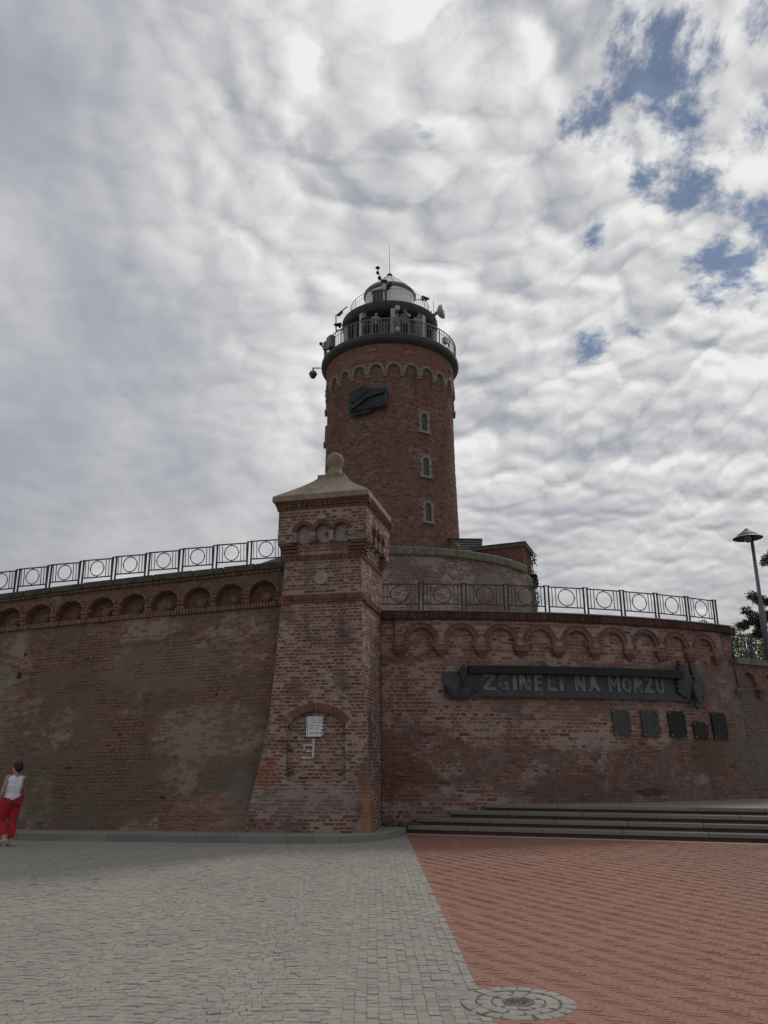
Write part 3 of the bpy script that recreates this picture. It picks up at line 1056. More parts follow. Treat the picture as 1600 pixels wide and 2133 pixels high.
# ================================================================== LEFT WALL
lf = root('battered_wall', 'tall leaning weathered brick wall with a row of round-headed niches left of the pier', 'wall', (-6.5, 18.9, 0))
ZL, RL = 5.575, .33
cenl = -2.98 - .82 * np.arange(12)


def in_niche(s, z, g=0.0):
    a = near_c(s, cenl)
    return np.where(z > ZL, np.hypot(a, z - ZL) < RL + g, (a < RL + g) & (z > 5.33))


def d_left(s, z):
    s, z = np.asarray(s, float), np.asarray(z, float)
    return np.where(in_niche(s, z, .03), -.25, 0.0) + np.where(z < 5.1, erode(s, z, 31, .22, .06), 0)


core('wall_body', ch_left, -13.5, -2.1, .08, 6.2, .045, .035, d_left, m_left_m, lf, wob=.015)


def mk_left(s, z, w):
    a = near_c(s, cenl)
    r = np.hypot(a, z - ZL)
    ring = (z > ZL - .02) & (r > RL - .05) & (r < RL + .13)
    jamb = (z > 5.32) & (z <= ZL) & (np.abs(a - RL) < .05)
    gone = (nz3(s * 1.5 + 3, z * 2.7, s * 0) > .60)
    return ~ring & ~jamb & ~gone & ~((z > 5.19) & (z < 5.36))


M = lay(ch_left, .1, 6.06, lambda z: (-13.4, -2.15), .262, .0845, .016, mk_left, d_left, jit=.007, proud=.004)
emit('brick', 'brickwork', M, m_left, lf)
Ms = [arch_ring(ch_left, c, ZL, RL, RL + .095, 14, .035, .32) for c in cenl]
for c in cenl:
    Ms.append(mats_on(ch_left, np.array([c - RL - .04, c + RL + .04]), 5.525, .055, .085, .07, .30))
    Ms.append(mats_on(ch_left, np.array([c - RL - .04, c + RL + .04]), 5.43, .012, .078, .11, .28))
emit('arch_brick', 'arch_bricks', np.concatenate(Ms), m_left, lf)
emit('string_brick', 'string_bricks', mats_on(ch_left, np.arange(-13.4, -2.2, .076), 5.275, .075, .062, .125, .16), m_left, lf)
emit('dentil_brick', 'dentil_bricks', mats_on(ch_left, np.arange(-13.4, -2.2, .14), 6.155, .075, .125, .07, .16), m_left, lf)
s = -2.15
while s > -13.4:
    L = random.uniform(.7, 1.05)
    Mx = Matrix(mats_on(ch_left, s - L / 2, 6.275 + random.uniform(-.008, .008), .13 + random.uniform(-.015, .015), L - .006, .165, .75)[0].tolist())
    ob = MB().box(None, (1, 1, 1), M=Mx).build('coping_stone', m_cope, lf)
    bv = ob.modifiers.new('soft_edge', 'BEVEL'); bv.width = .02; bv.segments = 2
    s -= L
for c in cenl:
    Mx = Matrix(mats_on(ch_left, c + .06, 5.47, -.13, 1, 1, .06)[0].tolist())
    p = [(.115 * math.cos(k * math.pi / 10), .115 * math.sin(k * math.pi / 10)) for k in range(20)]
    q = [(.07 * math.cos(k * math.pi / 10), .07 * math.sin(k * math.pi / 10)) for k in range(20)]
    Mx2 = Matrix(mats_on(ch_left, c + .06, 5.52, -.19, 1, 1, 1)[0].tolist())
    b = MB().prism(p, Mx2 @ Matrix.Translation((0, .44, 0)), .07)
    b.prism(q, Mx2 @ Matrix.Translation((0, .51, 0)), .025)
    b.build('roundel', m_left, lf)

# terrace on top
V = []
for s in np.arange(-13.4, -2.2, .8):
    p = ch_left(s, 6.25, -.3); V.append((float(p[0]), float(p[1]), float(p[2]) - .25))
for s in np.arange(.2, 9.7, .6):
    p = ch_right(s, 5.22, -.2); V.append((float(p[0]), float(p[1]), 5.05))
V += [(10.3, 23.3, 4.3), (13.5, 25.4, 4.3), (17, 28, 4.2), (17, 45, 4.2), (-16, 45, 5.0)]
n = len(V)
V.append((TC[0], TC[1], 5.0))
tag(mesh_obj('terrace', V, [[i, (i + 1) % n, n] for i in range(n)], m_ground), kind='structure')

# ================================================================== PIER
pr = root('brick_pier', 'square brick pier with stone pyramid cap and ball finial between the two walls', 'pier', (-1.5, 19.2, 0))
QC, QH, QZ, QR = 1.14, .64, 1.79, .87


def d_pf(s, z):
    s, z = np.asarray(s, float), np.asarray(z, float)
    w = np.linalg.norm(pier_fr(z) - pier_fl(z), axis=-1)
    q = w - s
    inn = (np.abs(q - QC) < QH) & (z > 1.18) & (np.hypot(q - QC, z - QZ) < QR)
    base = np.where((z < 1.1), .035 * np.clip((1.1 - z) * 4, 0, 1) + erode(s, z, 77, .1, .10), 0.0)
    return np.where(inn, -.085 - .05 * np.clip((z - 1.6) / .8, 0, 1), 0.0) + base


def grid_quad(chart, wf, z0, z1, ds, dz, dfn, mat, parent, ext=0.0):
    nzz = int((z1 - z0) / dz) + 2
    zz = np.linspace(z0, z1, nzz)
    ns = int(2.6 / ds)
    V = []
    for z in zz:
        w = wf(z)
        s = np.linspace(-ext, w + ext, ns)
        V.append(chart(s, np.full(ns, z), dfn(s, np.full(ns, z)) if dfn else np.zeros(ns)))
    V = np.concatenate(V)
    i = (np.arange(nzz - 1)[:, None] * ns + np.arange(ns - 1)[None, :]).ravel()
    return mesh_obj('pier_body', V, np.stack([i, i + 1, i + 1 + ns, i + ns], 1), mat, parent)


w_pl, w_pb = wid(pier_bl, pier_fl), wid(pier_br, pier_bl)
grid_quad(ch_pf, w_pf, .1, 6.7, .03, .03, d_pf, m_pier_m, pr)
grid_quad(ch_ps, w_ps, .1, 6.7, .08, .06, None, m_pier_m, pr)
grid_quad(ch_pl, w_pl, .1, 6.7, .2, .2, None, m_pier_m, pr)
grid_quad(ch_pb, w_pb, .1, 6.7, .2, .2, None, m_pier_m, pr)


def wv(z):
    return np.linalg.norm(pier_fr(z) - pier_fl(z), axis=-1)


def mk_pf(s, z, w):
    q = wv(z) - s
    r = np.hypot(q - QC, z - QZ)
    ring = (r > QR - .04) & (r < QR + .215) & (np.abs(np.arctan2(q - QC, z - QZ)) < R(50)) & (z > QZ)
    bands = (np.abs(z - 6.26) < .105) | (np.abs(z - 5.29) < .105)
    gone = (z < 1.0) & (nz3(s * 2.5, z * 4, s * 0 + 2) > .3)
    return ~ring & ~bands & ~gone


HP, LP = .0775, .262
M1 = lay(ch_pf, .12, 6.62, lambda z: (0, w_pf(z)), LP, HP, .0155, mk_pf, d_pf, jit=.003, proud=.002)
M2 = lay(ch_ps, .12, 6.62, lambda z: (0, w_ps(z)), LP, HP, .0155, lambda s, z, w: ~((np.abs(z - 6.26) < .105) | (np.abs(z - 5.29) < .105)), None, jit=.003, proud=.002)
# head with three small arches on each face
SILL, ZH, RH, HD = 6.62, 6.885, .165, .15
Mh, Mr = [], []
for (chart, wf, vis) in ((ch_pf, w_pf, 1), (ch_ps, w_ps, 1), (ch_pl, w_pl, 0), (ch_pb, w_pb, 0)):
    wmid = wf(7.0)
    cc = wmid / 2 + np.array((-.47, 0, .47)) * (1.0 if vis else 1)

    def d_head(s, z, cc=cc):
        s, z = np.asarray(s, float), np.asarray(z, float)
        a = near_c(s, cc)
        op = np.where(z > ZH, np.hypot(a, z - ZH) < RH + .015, a < RH)
        return np.where(op, 0.0, HD)

    nzz, ns = 45, 120
    zz = np.linspace(SILL, 7.5, nzz)
    V = []
    for z in zz:
        s = np.linspace(-HD, wf(z) + HD, ns)
        V.append(chart(s, np.full(ns, z), d_head(s, np.full(ns, z))))
    V = np.concatenate(V)
    i = (np.arange(nzz - 1)[:, None] * ns + np.arange(ns - 1)[None, :]).ravel()
    mesh_obj('pier_head', V, np.stack([i, i + 1, i + 1 + ns, i + ns], 1), m_pier_m, pr)

    def mk_head(s, z, w, cc=cc):
        a = near_c(s, cc)
        r = np.hypot(a, z - ZH)
        return ~((z > ZH - .02) & (r < RH + .135)) & ~((z <= ZH) & (a < RH + .02))

    Mh.append(lay(chart, SILL, 7.44, lambda z: (-HD, wf(z) + HD), LP, HP, .0155, mk_head, lambda s, z: np.full(len(s), HD), jit=.003, proud=.002))
    for c in cc:
        Mr.append(arch_ring(chart, c, ZH, RH, RH + .12, 11, HD + .015, .17))
        if vis:
            m4 = Matrix(mats_on(chart, c, SILL + .23, .012, RH * 2 - .01, .44, .03)[0].tolist())
            MB().box(None, (1, 1, 1), M=m4).build('niche_panel', m_plaster, pr)
    for k in range(5):            # corbelled corners
        for (s0, s1) in ((-.03 * k - .005, .38 - .03 * k), (wf(6.4) - .38 + .03 * k, wf(6.4) + .03 * k + .005)):
            Mh.append(mats_on(chart, (s0 + s1) / 2, 6.62 - .0775 * (4.5 - k), .03 * (k + 1) - .01, s1 - s0, .066, .12 + .03 * k))
    for (zc, hh, dd) in ((7.475, .066, .18), (7.545, .066, .205)):
        s = np.arange(-dd + .06, wf(7.5) + dd, .132)
        Mh.append(mats_on(chart, s, zc, dd, .12, hh, .2))
    s = np.arange(-.2, wf(7.5) + .22, .075)
    Mr.append(mats_on(chart, s, 7.61, .225, .064, .075, .2))
    for zc in (6.26, 5.29):
        s = np.arange(.04, wf(zc), .076)
        Mr.append(mats_on(chart, s, zc, .028, .064, .145, .1))
    Mh.append(mats_on(chart, np.arange(.13, wf(5.19), .262), 5.185, .045, .25, .05, .1))
emit('brick', 'brickwork', np.concatenate([M1, M2] + Mh), m_pier, pr)
sq = float(w_pf(2.6)) - QC
Mr.insert(0, arch_ring(ch_pf, sq, QZ, QR, QR + .20, 23, .012, .16, R(41), R(139)))
emit('arch_brick', 'arch_bricks', np.concatenate(Mr), m_pier, pr)
# stone cap
E_ = [Vector((-.37, 18.02, 0)), Vector((.19, 20.40, 0)), Vector((-2.18, 21.0, 0)), Vector((-2.74, 18.63, 0))]
EC = sum(E_, Vector()) / 4
V, F = [], []
lev = [(7.645, .93), (7.66, 1.0), (7.79, 1.0), (7.81, .985), (7.98, .79), (8.2, .55), (8.40, .36), (8.52, .275)]
for z, k in lev:
    for e in E_:
        p = EC + (e - EC) * k
        V.append((p.x, p.y, z))
for i in range(len(lev) - 1):
    for k in range(4):
        F.append([i * 4 + k, i * 4 + (k + 1) % 4, i * 4 + 4 + (k + 1) % 4, i * 4 + 4 + k])
F.append([0, 3, 2, 1])
F.append([28, 29, 30, 31])
capo = mesh_obj('stone_cap', V, F, m_sand, pr)
fb = MB()
za = math.atan2((E_[0] - E_[3]).y, (E_[0] - E_[3]).x)
fb.box((EC.x, EC.y, 8.55), (.70, .70, .08), za)
fb.build('plinth', m_sand, pr)
fb = MB().lathe([(.0, 8.585), (.31, 8.585), (.30, 8.62), (.235, 8.70), (.185, 8.79), (.16, 8.86), (.17, 8.90), (.205, 8.97), (.225, 9.06), (.215, 9.14), (.165, 9.23), (.09, 9.28), (.001, 9.295)], (EC.x, EC.y, 0), 28)
fb.build('ball_finial', m_sand, pr, smooth=True)
# small stone marks on the front face
Mx = Matrix(mats_on(ch_pf, float(w_pf(5.75)) - 1.0, 5.76, .035, 1, 1, 1)[0].tolist()) @ Matrix.Translation((0, .43, 0))
MB().prism([(.165 * math.cos(k * math.pi / 12), .165 * math.sin(k * math.pi / 12)) for k in range(24)], Mx, .07).build('roundel', m_plaster, pr)
Mx = Matrix(mats_on(ch_pf, float(w_pf(7.3)) / 2, 7.30, HD + .03, 1, 1, 1)[0].tolist()) @ Matrix.Translation((0, .45, 0))
MB().prism([(-.1, -.13), (.1, -.13), (.12, -.06), (.03, .02), (.02, .11), (-.02, .11), (-.03, .02), (-.12, -.06)], Mx, .06).build('keystone_mark', m_plaster, pr)
for (z0, z1, q0, q1) in ((2.92, 3.28, 1.95, 1.28), (3.28, 2.92, 1.06, .35)):
    s0, s1 = wv(np.array(z0)) - q0, wv(np.array(z1)) - q1
    m4 = Matrix(mats_on(ch_pf, (s0 + s1) / 2, (z0 + z1) / 2, .014, math.hypot(s1 - s0, z1 - z0), .030, .02, math.atan2(z1 - z0, s1 - s0))[0].tolist())
    MB().box(None, (1, 1, 1), M=m4).build('mortar_line', m_pier_m, pr)
# lime paint marks on the niche bricks
b = MB()
sc0 = sq - .03
for (x0, z0, x1, z1) in ((-.13, 1.92, .10, 1.955), (.055, 1.66, .11, 2.07), (-.14, 1.645, .09, 1.685), (-.07, 1.79, .05, 1.825), (-.14, 1.80, -.11, 1.94), (-.20, 1.93, -.13, 1.945)):
    b.box(None, (1, 1, 1), M=Matrix(mats_on(ch_pf, sc0 + (x0 + x1) / 2, (z0 + z1) / 2, -.072, x1 - x0, z1 - z0, .02)[0].tolist()))
b.build('lime_mark', m_limewash, pr)

pts = [tuple(float(q) for q in ch_ps(w_ps(z) - .12, np.array(z), .03)) for z in (5.2, 4, 3, 2, 1, .25)]
MB().tube(pts, .012, 5).build('cable', m_dgrey, pr)
pts = [tuple(float(q) for q in ch_pf(float(wv(np.array(z))) - 1.80, np.array(z), .012)) for z in (2.35, 2.0, 1.6, 1.2)]
MB().tube(pts, .008, 5).build('cable', m_corn, pr)
for (x, z, w, h) in ((-8.9, 3.95, .10, .16), (-8.85, 4.5, .07, .09), (-6.1, 2.3, .06, .07), (-6.35, 2.05, .07, .06), (-5.4, 1.75, .12, .05), (-3.9, 3.15, .05, .06), (-7.2, 1.55, .13, .035), (-4.9, .85, .12, .04)):
    MB().box(None, (1, 1, 1), M=Matrix(mats_on(ch_left, x, z, .013, w, h, .03)[0].tolist())).build('painted_hole', m_dark, lf)  # black blocks on the wall face paint the shade inside small holes

# direction boards in the niche
dsg = root('direction_sign', 'stack of small white arrow boards with lines of text in the pier niche', 'sign', (-1.6, 18.2, 2.3))
ZB = 2.555
for k in range(6):
    up = k < 3
    h = .052 if k < 5 else .15
    if k >= 3 and k < 5: h = .06
    z1 = ZB
    z0 = ZB - h
    ZB = z0 - .003
    x0, x1 = (-.165, .165) if up else (-.205, .13)
    tip = .075
    zc = (z0 + z1) / 2
    if up: poly = [(x0, z0), (x1, z0), (x1, z1), (x0, z1), (x0 - tip, zc)]
    else: poly = [(x0, z0), (x1, z0), (x1 + tip, zc), (x1, z1), (x0, z1)]
    Mx = Matrix(mats_on(ch_pf, sq + .02, 2.35, -.07, 1, 1, 1)[0].tolist())
    pl = MB().prism([(-x, z - 2.35) for x, z in poly], Mx @ Matrix.Translation((0, .5, 0)), .012).build('arrow_board', m_whitesign, dsg)
    t_ = MB()
    for (a, e) in ((x0 + .07, x0 + .17), (x0 + .21, x1 - .05)) if k != 5 else ((x0 + .08, x1 - .03),):
        x = a
        while x < e - .01:
            l = random.uniform(.012, .028)
            t_.box(None, (1, 1, 1), M=Mx @ Matrix.Translation((-(x + l / 2), .5135, zc - 2.35 + random.uniform(-.002, .002))) @ Matrix.Diagonal((l, .003, .014 if k < 5 else .02, 1)))
            x += l + .006
    t_.box(None, (1, 1, 1), M=Mx @ Matrix.Translation((-(x1 - .022 if up else x0 + .03), .5135, zc - 2.35)) @ Matrix.Diagonal((.012, .003, h * .9, 1)))
    t_.build('lettering', m_mgrey, pl)
    if k == 5:
        MB().prism([(-x, z - 2.35) for x, z in ((x1 + .0, zc - .032), (x1 + tip * .8, zc), (x1, zc + .032))], Mx @ Matrix.Translation((0, .5125, 0)), .004).build('green_tip', m_greenp, pl)

# ================================================================== MEMORIAL ON THE RIGHT WALL
mem = root('memorial_board', 'long dark metal memorial board reading ZGINELI NA MORZU with anchor and eagle', 'memorial', (5, 20.9, 3.4))


def s_of(x):
    return 17.8 * math.asin((x - .8) / 18.0)


SA, SB = s_of(1.50), s_of(8.68)


def strip(name, s0, s1, z0a, z1a, z0b, z1b, d, dep, mat, parent, n=40):
    V, F = [], []
    for i in range(n + 1):
        t = i / n
        s = s0 + (s1 - s0) * t
        for (z, dd) in ((z0a + (z0b - z0a) * t, d - dep), (z0a + (z0b - z0a) * t, d), (z1a + (z1b - z1a) * t, d), (z1a + (z1b - z1a) * t, d - dep)):
            p = ch_right(s, z, dd)
            V.append(tuple(float(q) for q in p))
    for i in range(n):
        for k in range(4):
            F.append([i * 4 + k, i * 4 + (k + 1) % 4, i * 4 + 4 + (k + 1) % 4, i * 4 + 4 + k])
    F += [[0, 1, 2, 3], [n * 4 + 3, n * 4 + 2, n * 4 + 1, n * 4]]
    return mesh_obj(name, V, F, mat, parent)


s_anchor = s_of(2.05)
strip('board', SA, SB, 3.19, 3.72, 3.17, 3.80, .13, .10, m_slate, mem)
strip('lower_lip', SA, SB, 3.14, 3.19, 3.11, 3.17, .15, .10, m_dgrey, mem)
strip('hood', s_of(2.12), s_of(7.95), 3.69, 3.88, 3.70, 3.90, .32, .30, m_dark, mem)
GL = {'Z': [[(0, 1), (1, 1), (1, .8), (.42, .2), (1, .2), (1, 0), (0, 0), (0, .2), (.56, .8), (0, .8)]],
      'G': [[(.95, 1), (.35, 1), (.08, .8), (0, .5), (.08, .2), (.35, 0), (.95, 0), (.95, .5), (.55, .5), (.55, .36), (.68, .36), (.68, .2), (.45, .2), (.32, .5), (.45, .8), (.95, .8)]],
      'I': [[(0, 0), (1, 0), (.9, 1), (.1, 1)]],
      'N': [[(0, 0), (.3, 0), (.28, .55), (.62, 0), (1, 0), (1, 1), (.72, 1), (.72, .45), (.36, 1), (0, 1)]],
      'E': [[(0, 0), (1, 0), (1, .18), (.36, .18), (.36, .42), (.8, .42), (.8, .58), (.36, .58), (.36, .82), (1, .82), (1, 1), (0, 1)], [(.62, -.02), (.84, -.02), (.78, -.20), (1.0, -.22), (1.0, -.30), (.6, -.28)]],
      'L': [[(0, 0), (1, 0), (.95, .22), (.38, .22), (.3, 1), (0, 1)]],
      'A': [[(0, 0), (.28, 0), (.40, .26), (.62, .26), (.72, 0), (1, 0), (.66, 1), (.34, 1)]],
      'M': [[(0, 0), (.24, 0), (.24, .6), (.5, .2), (.76, .6), (.76, 0), (1, 0), (1, 1), (.78, 1), (.5, .56), (.22, 1), (0, 1)]],
      'O': [[(.5, 0), (.5, .17), (.30, .35), (.28, .65), (.5, .83), (.5, 1), (.2, .95), (0, .68), (0, .3), (.2, .04)], [(.5, 0), (.8, .04), (1, .3), (1, .68), (.8, .95), (.5, 1), (.5, .83), (.72, .65), (.7, .35), (.5, .17)]],
      'R': [[(0, 0), (.30, 0), (.30, .36), (.68, 0), (1, 0), (.58, .42), (.95, .55), (1, .82), (.8, 1), (0, 1)]],
      'U': [[(0, 1), (.3, 1), (.34, .25), (.5, .17), (.66, .25), (.7, 1), (1, 1), (.94, .2), (.7, 0), (.3, 0), (.06, .2)]]}
tx = [('Z', 1005, 1030), ('G', 1033, 1056), ('I', 1063, 1071), ('N', 1076, 1099), ('E', 1106, 1124), ('L', 1132, 1152), ('I', 1157, 1166), ('N', 1190, 1212), ('A', 1217, 1243), ('M', 1262, 1288), ('O', 1294, 1314), ('R', 1320, 1341), ('Z', 1345, 1366), ('U', 1372, 1394)]
for ch, p0, p1 in tx:
    t0, t1 = (p0 - 1005) / 389.0, (p1 - 1005) / 389.0
    sa_, sb_ = s_of(2.48) + (s_of(7.42) - s_of(2.48)) * t0, s_of(2.48) + (s_of(7.42) - s_of(2.48)) * t1
    zb_ = 3.285 + .005 * t0
    Mx = Matrix(mats_on(ch_right, (sa_ + sb_) / 2, zb_, .13, 1, 1, 1)[0].tolist()) @ Matrix.Translation((0, .497, 0))
    w = sb_ - sa_
    b = MB()
    for poly in GL[ch]:
        b.prism([(-(x - .5) * w, z * .40) for x, z in poly], Mx, .028)
    b.build('letter', m_letter, mem)


def mem_frame(x, z, d):
    return Matrix(mats_on(ch_right, s_of(x), z, d, 1, 1, 1)[0].tolist()) @ Matrix.Translation((0, .5, 0)) @ Matrix.Diagonal((-1, 1, 1, 1))


an = MB()
A = mem_frame(1.93, 3.42, .15)
an.prism([(-.035, -.30), (.045, -.30), (.03, .30), (-.02, .30)], A, .05)
an.prism([(.05, .50), (.13, .40), (.16, .28), (.09, .20), (.08, -.05), (.04, -.05), (.0, .22), (-.10, .34), (-.02, .40)], A, .09)
arc_o = [(.40 * math.cos(a), .40 * math.sin(a)) for a in np.linspace(R(202), R(338), 16)]
arc_i = [(.33 * math.cos(a), .36 * math.sin(a) + .05) for a in np.linspace(R(338), R(202), 16)]
an.prism([(x, z + .03) for x, z in arc_o + arc_i], A, .07)
an.prism([(-.44, -.02), (-.30, -.10), (-.34, -.20)], A, .09)
an.prism([(.44, -.06), (.28, -.13), (.36, -.20)], A, .09)
an.build('anchor', m_bronze, mem)
A = mem_frame(8.33, 3.47, .16) @ Matrix.Diagonal((1.22, 1, 1.12, 1))
eg = MB()
eg.prism([(-.06, .16), (.07, .16), (.12, .0), (.08, -.22), (.0, -.38), (-.07, -.22), (-.11, .0)], A, .14)
eg.prism([(-.02, .15), (.06, .15), (.08, .28), (.02, .33), (-.06, .29), (-.13, .26), (-.05, .23)], A, .15)
eg.prism([(-.05, -.30), (.05, -.30), (.10, -.45), (.0, -.50), (-.09, -.44)], A, .10)
eagle = eg.build('eagle_body', m_slate, mem)
for side in (-1, 1):
    for k in range(7):
        t = k / 6
        ang_ = R(118 - 62 * t) if side < 0 else R(84 + 12 * t)
        L = (.62 - .26 * t) if side < 0 else (.42 - .1 * t)
        bx, bz = side * (.07 + .02 * k), .10 - .055 * k
        if side < 0:
            ang_ = R(122 + 30 * t)
        else:
            ang_ = R(104 - 34 * t)
            L = .50 - .16 * t
        dx, dz = math.cos(ang_), math.sin(ang_)
        nx, nz_ = -dz, dx
        wd = .052
        pts = [(0, -.6), (.55, -1), (.9, -.7), (1, 0), (.9, .7), (.55, 1), (0, .6)]
        poly = [(bx + dx * L * u + nx * wd * v_, bz + dz * L * u + nz_ * wd * v_) for u, v_ in pts]
        if side < 0: poly = poly
        fe = MB().prism(poly, A, .11 - .010 * k)
        fe.build('feather', m_slate, eagle)

# five plaques
for i, (x, y, z, w, h, mt, lb) in enumerate([
        (6.10, 0, 2.53, .50, .64, m_plq, 'grey upright plaque on the brick wall, leftmost of the row under the memorial board'),
        (6.93, 0, 2.52, .54, .66, m_plq, 'grey green upright plaque, second from the left under the memorial board'),
        (7.74, 0, 2.52, .55, .66, m_dark, 'glossy black upright plaque left of the small square plaque'),
        (8.45, 0, 2.37, .50, .42, m_dark, 'small squarish black plaque, lowest of the row'),
        (9.10, 0, 2.50, .54, .70, m_dark, 'black upright plaque at the right end of the row')]):
    pq = root('plaque', lb, 'plaque', tuple(float(q) for q in ch_right(s_of(x), z, .02)), 'plaques under the memorial board')
    A = mem_frame(x, z, .03)
    poly = [(-w / 2, -h / 2), (w / 2, -h / 2), (w / 2, h / 2), (-w / 2, h / 2)]
    if i == 3:
        poly = [(-w / 2 + .03, -h / 2), (w / 2 - .03, -h / 2), (w / 2, -h / 2 + .03), (w / 2, h / 2 - .05), (w / 2 - .06, h / 2), (-w / 2 + .06, h / 2), (-w / 2, h / 2 - .05), (-w / 2, -h / 2 + .03)]
    MB().prism(poly, A, .035).build('plate', mt, pq)
    for (a, c_) in ((-1, -1), (1, -1), (-1, 1), (1, 1)):
        MB().lathe([(.0, .012), (.012, .010), (.016, 0)], n=8, M=A @ Matrix.Translation((a * (w / 2 - .035), .036, c_ * (h / 2 - .04))) @ Matrix.Rotation(-math.pi / 2, 4, 'X')).build('screw', m_lgrey, pq)

# ================================================================== LIGHTHOUSE
lh = root('lighthouse', 'tall round red brick lighthouse with white lantern and two ring galleries', 'lighthouse', (TC[0], TC[1], 5.6))
A0 = 3.15
WINS = [(29.0, 15.86, 17.02), (29.6, 13.68, 14.82), (30.2, 11.54, 12.68), (-87, 13.6, 14.8), (-87.5, 16.3, 17.4), (-87.0, 18.0, 18.8), (87, 17.9, 18.6)]


def lat(r, z0, z1, n=96):
    return MB().lathe([(r, z0), (r, z1)], (TC[0], TC[1], 0), n)


b = MB().lathe([(float(r_tow(z)), z) for z in (8.8, 10, 11.8, 13.5, 15, 17, 19.0, 20.4)], (TC[0], TC[1], 0), 96)
b.build('shaft', m_tow_m, lh)
NA = 24
cenT = (np.arange(-NA, NA) + .18) * (2 * math.pi / NA) * A0
ZT, RT = 18.90, .275


def mk_tow(s, z, w):
    k = np.ones(len(s), bool)
    for (a, z0, z1) in WINS:
        sc_ = R(a) * A0
        k &= ~((np.abs(s - sc_) < .30 + w / 4) & (z > z0 - .05) & (z < z1 + .08))
    a = near_c(s, cenT)
    r = np.hypot(a, z - ZT)
    k &= ~((z > ZT - .02) & (r > RT - .03) & (r < RT + .13))
    # small blind window above the frieze
    k &= ~((np.abs(s - R(-16.5) * A0) < .26) & (z > 19.42) & (z < 20.0))
    return k


def d_tow(s, z):
    a = near_c(s, cenT)
    op = np.where(z > ZT, np.hypot(a, z - ZT) < RT, a < RT)
    return np.where((z > 18.86) & ~op, .11, 0.0)


core('frieze', ch_tow, -math.pi * A0, math.pi * A0, 18.84, 20.4, .035, .03, d_tow, m_tow_m, lh)
M = lay(ch_tow, 8.9, 20.35, lambda z: (-R(100) * A0, R(100) * A0), .25, .078, .015, mk_tow, d_tow, jit=.006, dep=.06, proud=.008)
emit('brick', 'brickwork', M, m_tow, lh)
Ms = [arch_ring(ch_tow, c, ZT, RT, RT + .115, 9, .15, .18) for c in cenT if abs(c) < R(105) * A0]
emit('arch_stone', 'arch_stones', np.concatenate(Ms), m_stone, lh)
step_ = 2 * math.pi / NA * A0
for k in range(-8, 9):
    c = (k + .68) * step_
    b = MB()
    for (w, h, z, d) in ((.27, .10, 18.84, .16), (.22, .09, 18.735, .13), (.20, .10, 18.635, .08)):
        b.box(None, (1, 1, 1), M=Matrix(mats_on(ch_tow, c, z, d, w, h, d + .05)[0].tolist()))
    b.build('corbel', m_stone, lh)
# blind window
for (ang_, zb_, zt_) in ((-16.5, 19.42, 19.95), (68, 19.3, 19.9)):
    c = R(ang_) * A0
    Mx = Matrix(mats_on(ch_tow, c, zb_, .112, 1, 1, 1)[0].tolist()) @ Matrix.Translation((0, .5, 0))
    pz = MB().prism([(-.2, 0), (.2, 0), (.2, .42), (.12, .50), (0, .53), (-.12, .50), (-.2, .42)], Mx, .012)
    pz.build('blind_window', m_drum, lh)
    MB().prism([(-.26, .44), (.26, .44), (.2, .56), (.0, .62), (-.2, .56)], Mx, .06).build('blind_window_head', m_tow_m, lh)
# arched windows with toothed stone surrounds
for (ang_, z0, z1) in WINS:
    c = R(ang_) * A0
    h = z1 - z0
    Mx = Matrix(mats_on(ch_tow, c, z0, .0, 1, 1, 1)[0].tolist()) @ Matrix.Translation((0, .5, 0))
    win = MB().prism([(-.15, .10), (.15, .10), (.15, h - .32)] + [(.15 * math.cos(t), h - .32 + .15 * math.sin(t)) for t in np.linspace(0, math.pi, 9)] + [(-.15, h - .32)], Mx, .012).build('window', m_glass, lh)
    fr = MB()
    for x in (-.075, .0, .075):
        fr.box(None, (1, 1, 1), M=Mx @ Matrix.Translation((x, .02, h * .47)) @ Matrix.Diagonal((.012, .02, h * .74, 1)))
    for q in (.2, .45, .7):
        fr.box(None, (1, 1, 1), M=Mx @ Matrix.Translation((0, .02, .1 + (h - .3) * q)) @ Matrix.Diagonal((.29, .02, .014, 1)))
    fr.build('bars', m_mgrey, win)
    for side in (-1, 1):
        for k in range(5):
            wd = .15 if k % 2 == 0 else .10
            bh = (h - .42) / 5
            x = side * (.15 + wd / 2)
            MB().box(None, (1, 1, 1), M=Mx @ Matrix.Translation((x, .02, .10 + bh * (k + .5))) @ Matrix.Diagonal((wd, .13, bh - .008, 1))).build('quoin', m_stone, win)
    for k in range(7):
        t0, t1 = math.pi * k / 7 + .02, math.pi * (k + 1) / 7 - .02
        ro = .30 if k % 2 == 0 else .27
        poly = [(.15 * math.cos(t0), .15 * math.sin(t0)), (ro * math.cos(t0), ro * math.sin(t0)), (ro * math.cos(t1), ro * math.sin(t1)), (.15 * math.cos(t1), .15 * math.sin(t1))]
        MB().prism([(x, z + h - .32) for x, z in poly], Mx, .085).build('arch_stone', m_stone, win)
    MB().box(None, (1, 1, 1), M=Mx @ Matrix.Translation((0, .04, .05)) @ Matrix.Diagonal((.64, .20, .10, 1))).build('sill', m_stone, win)

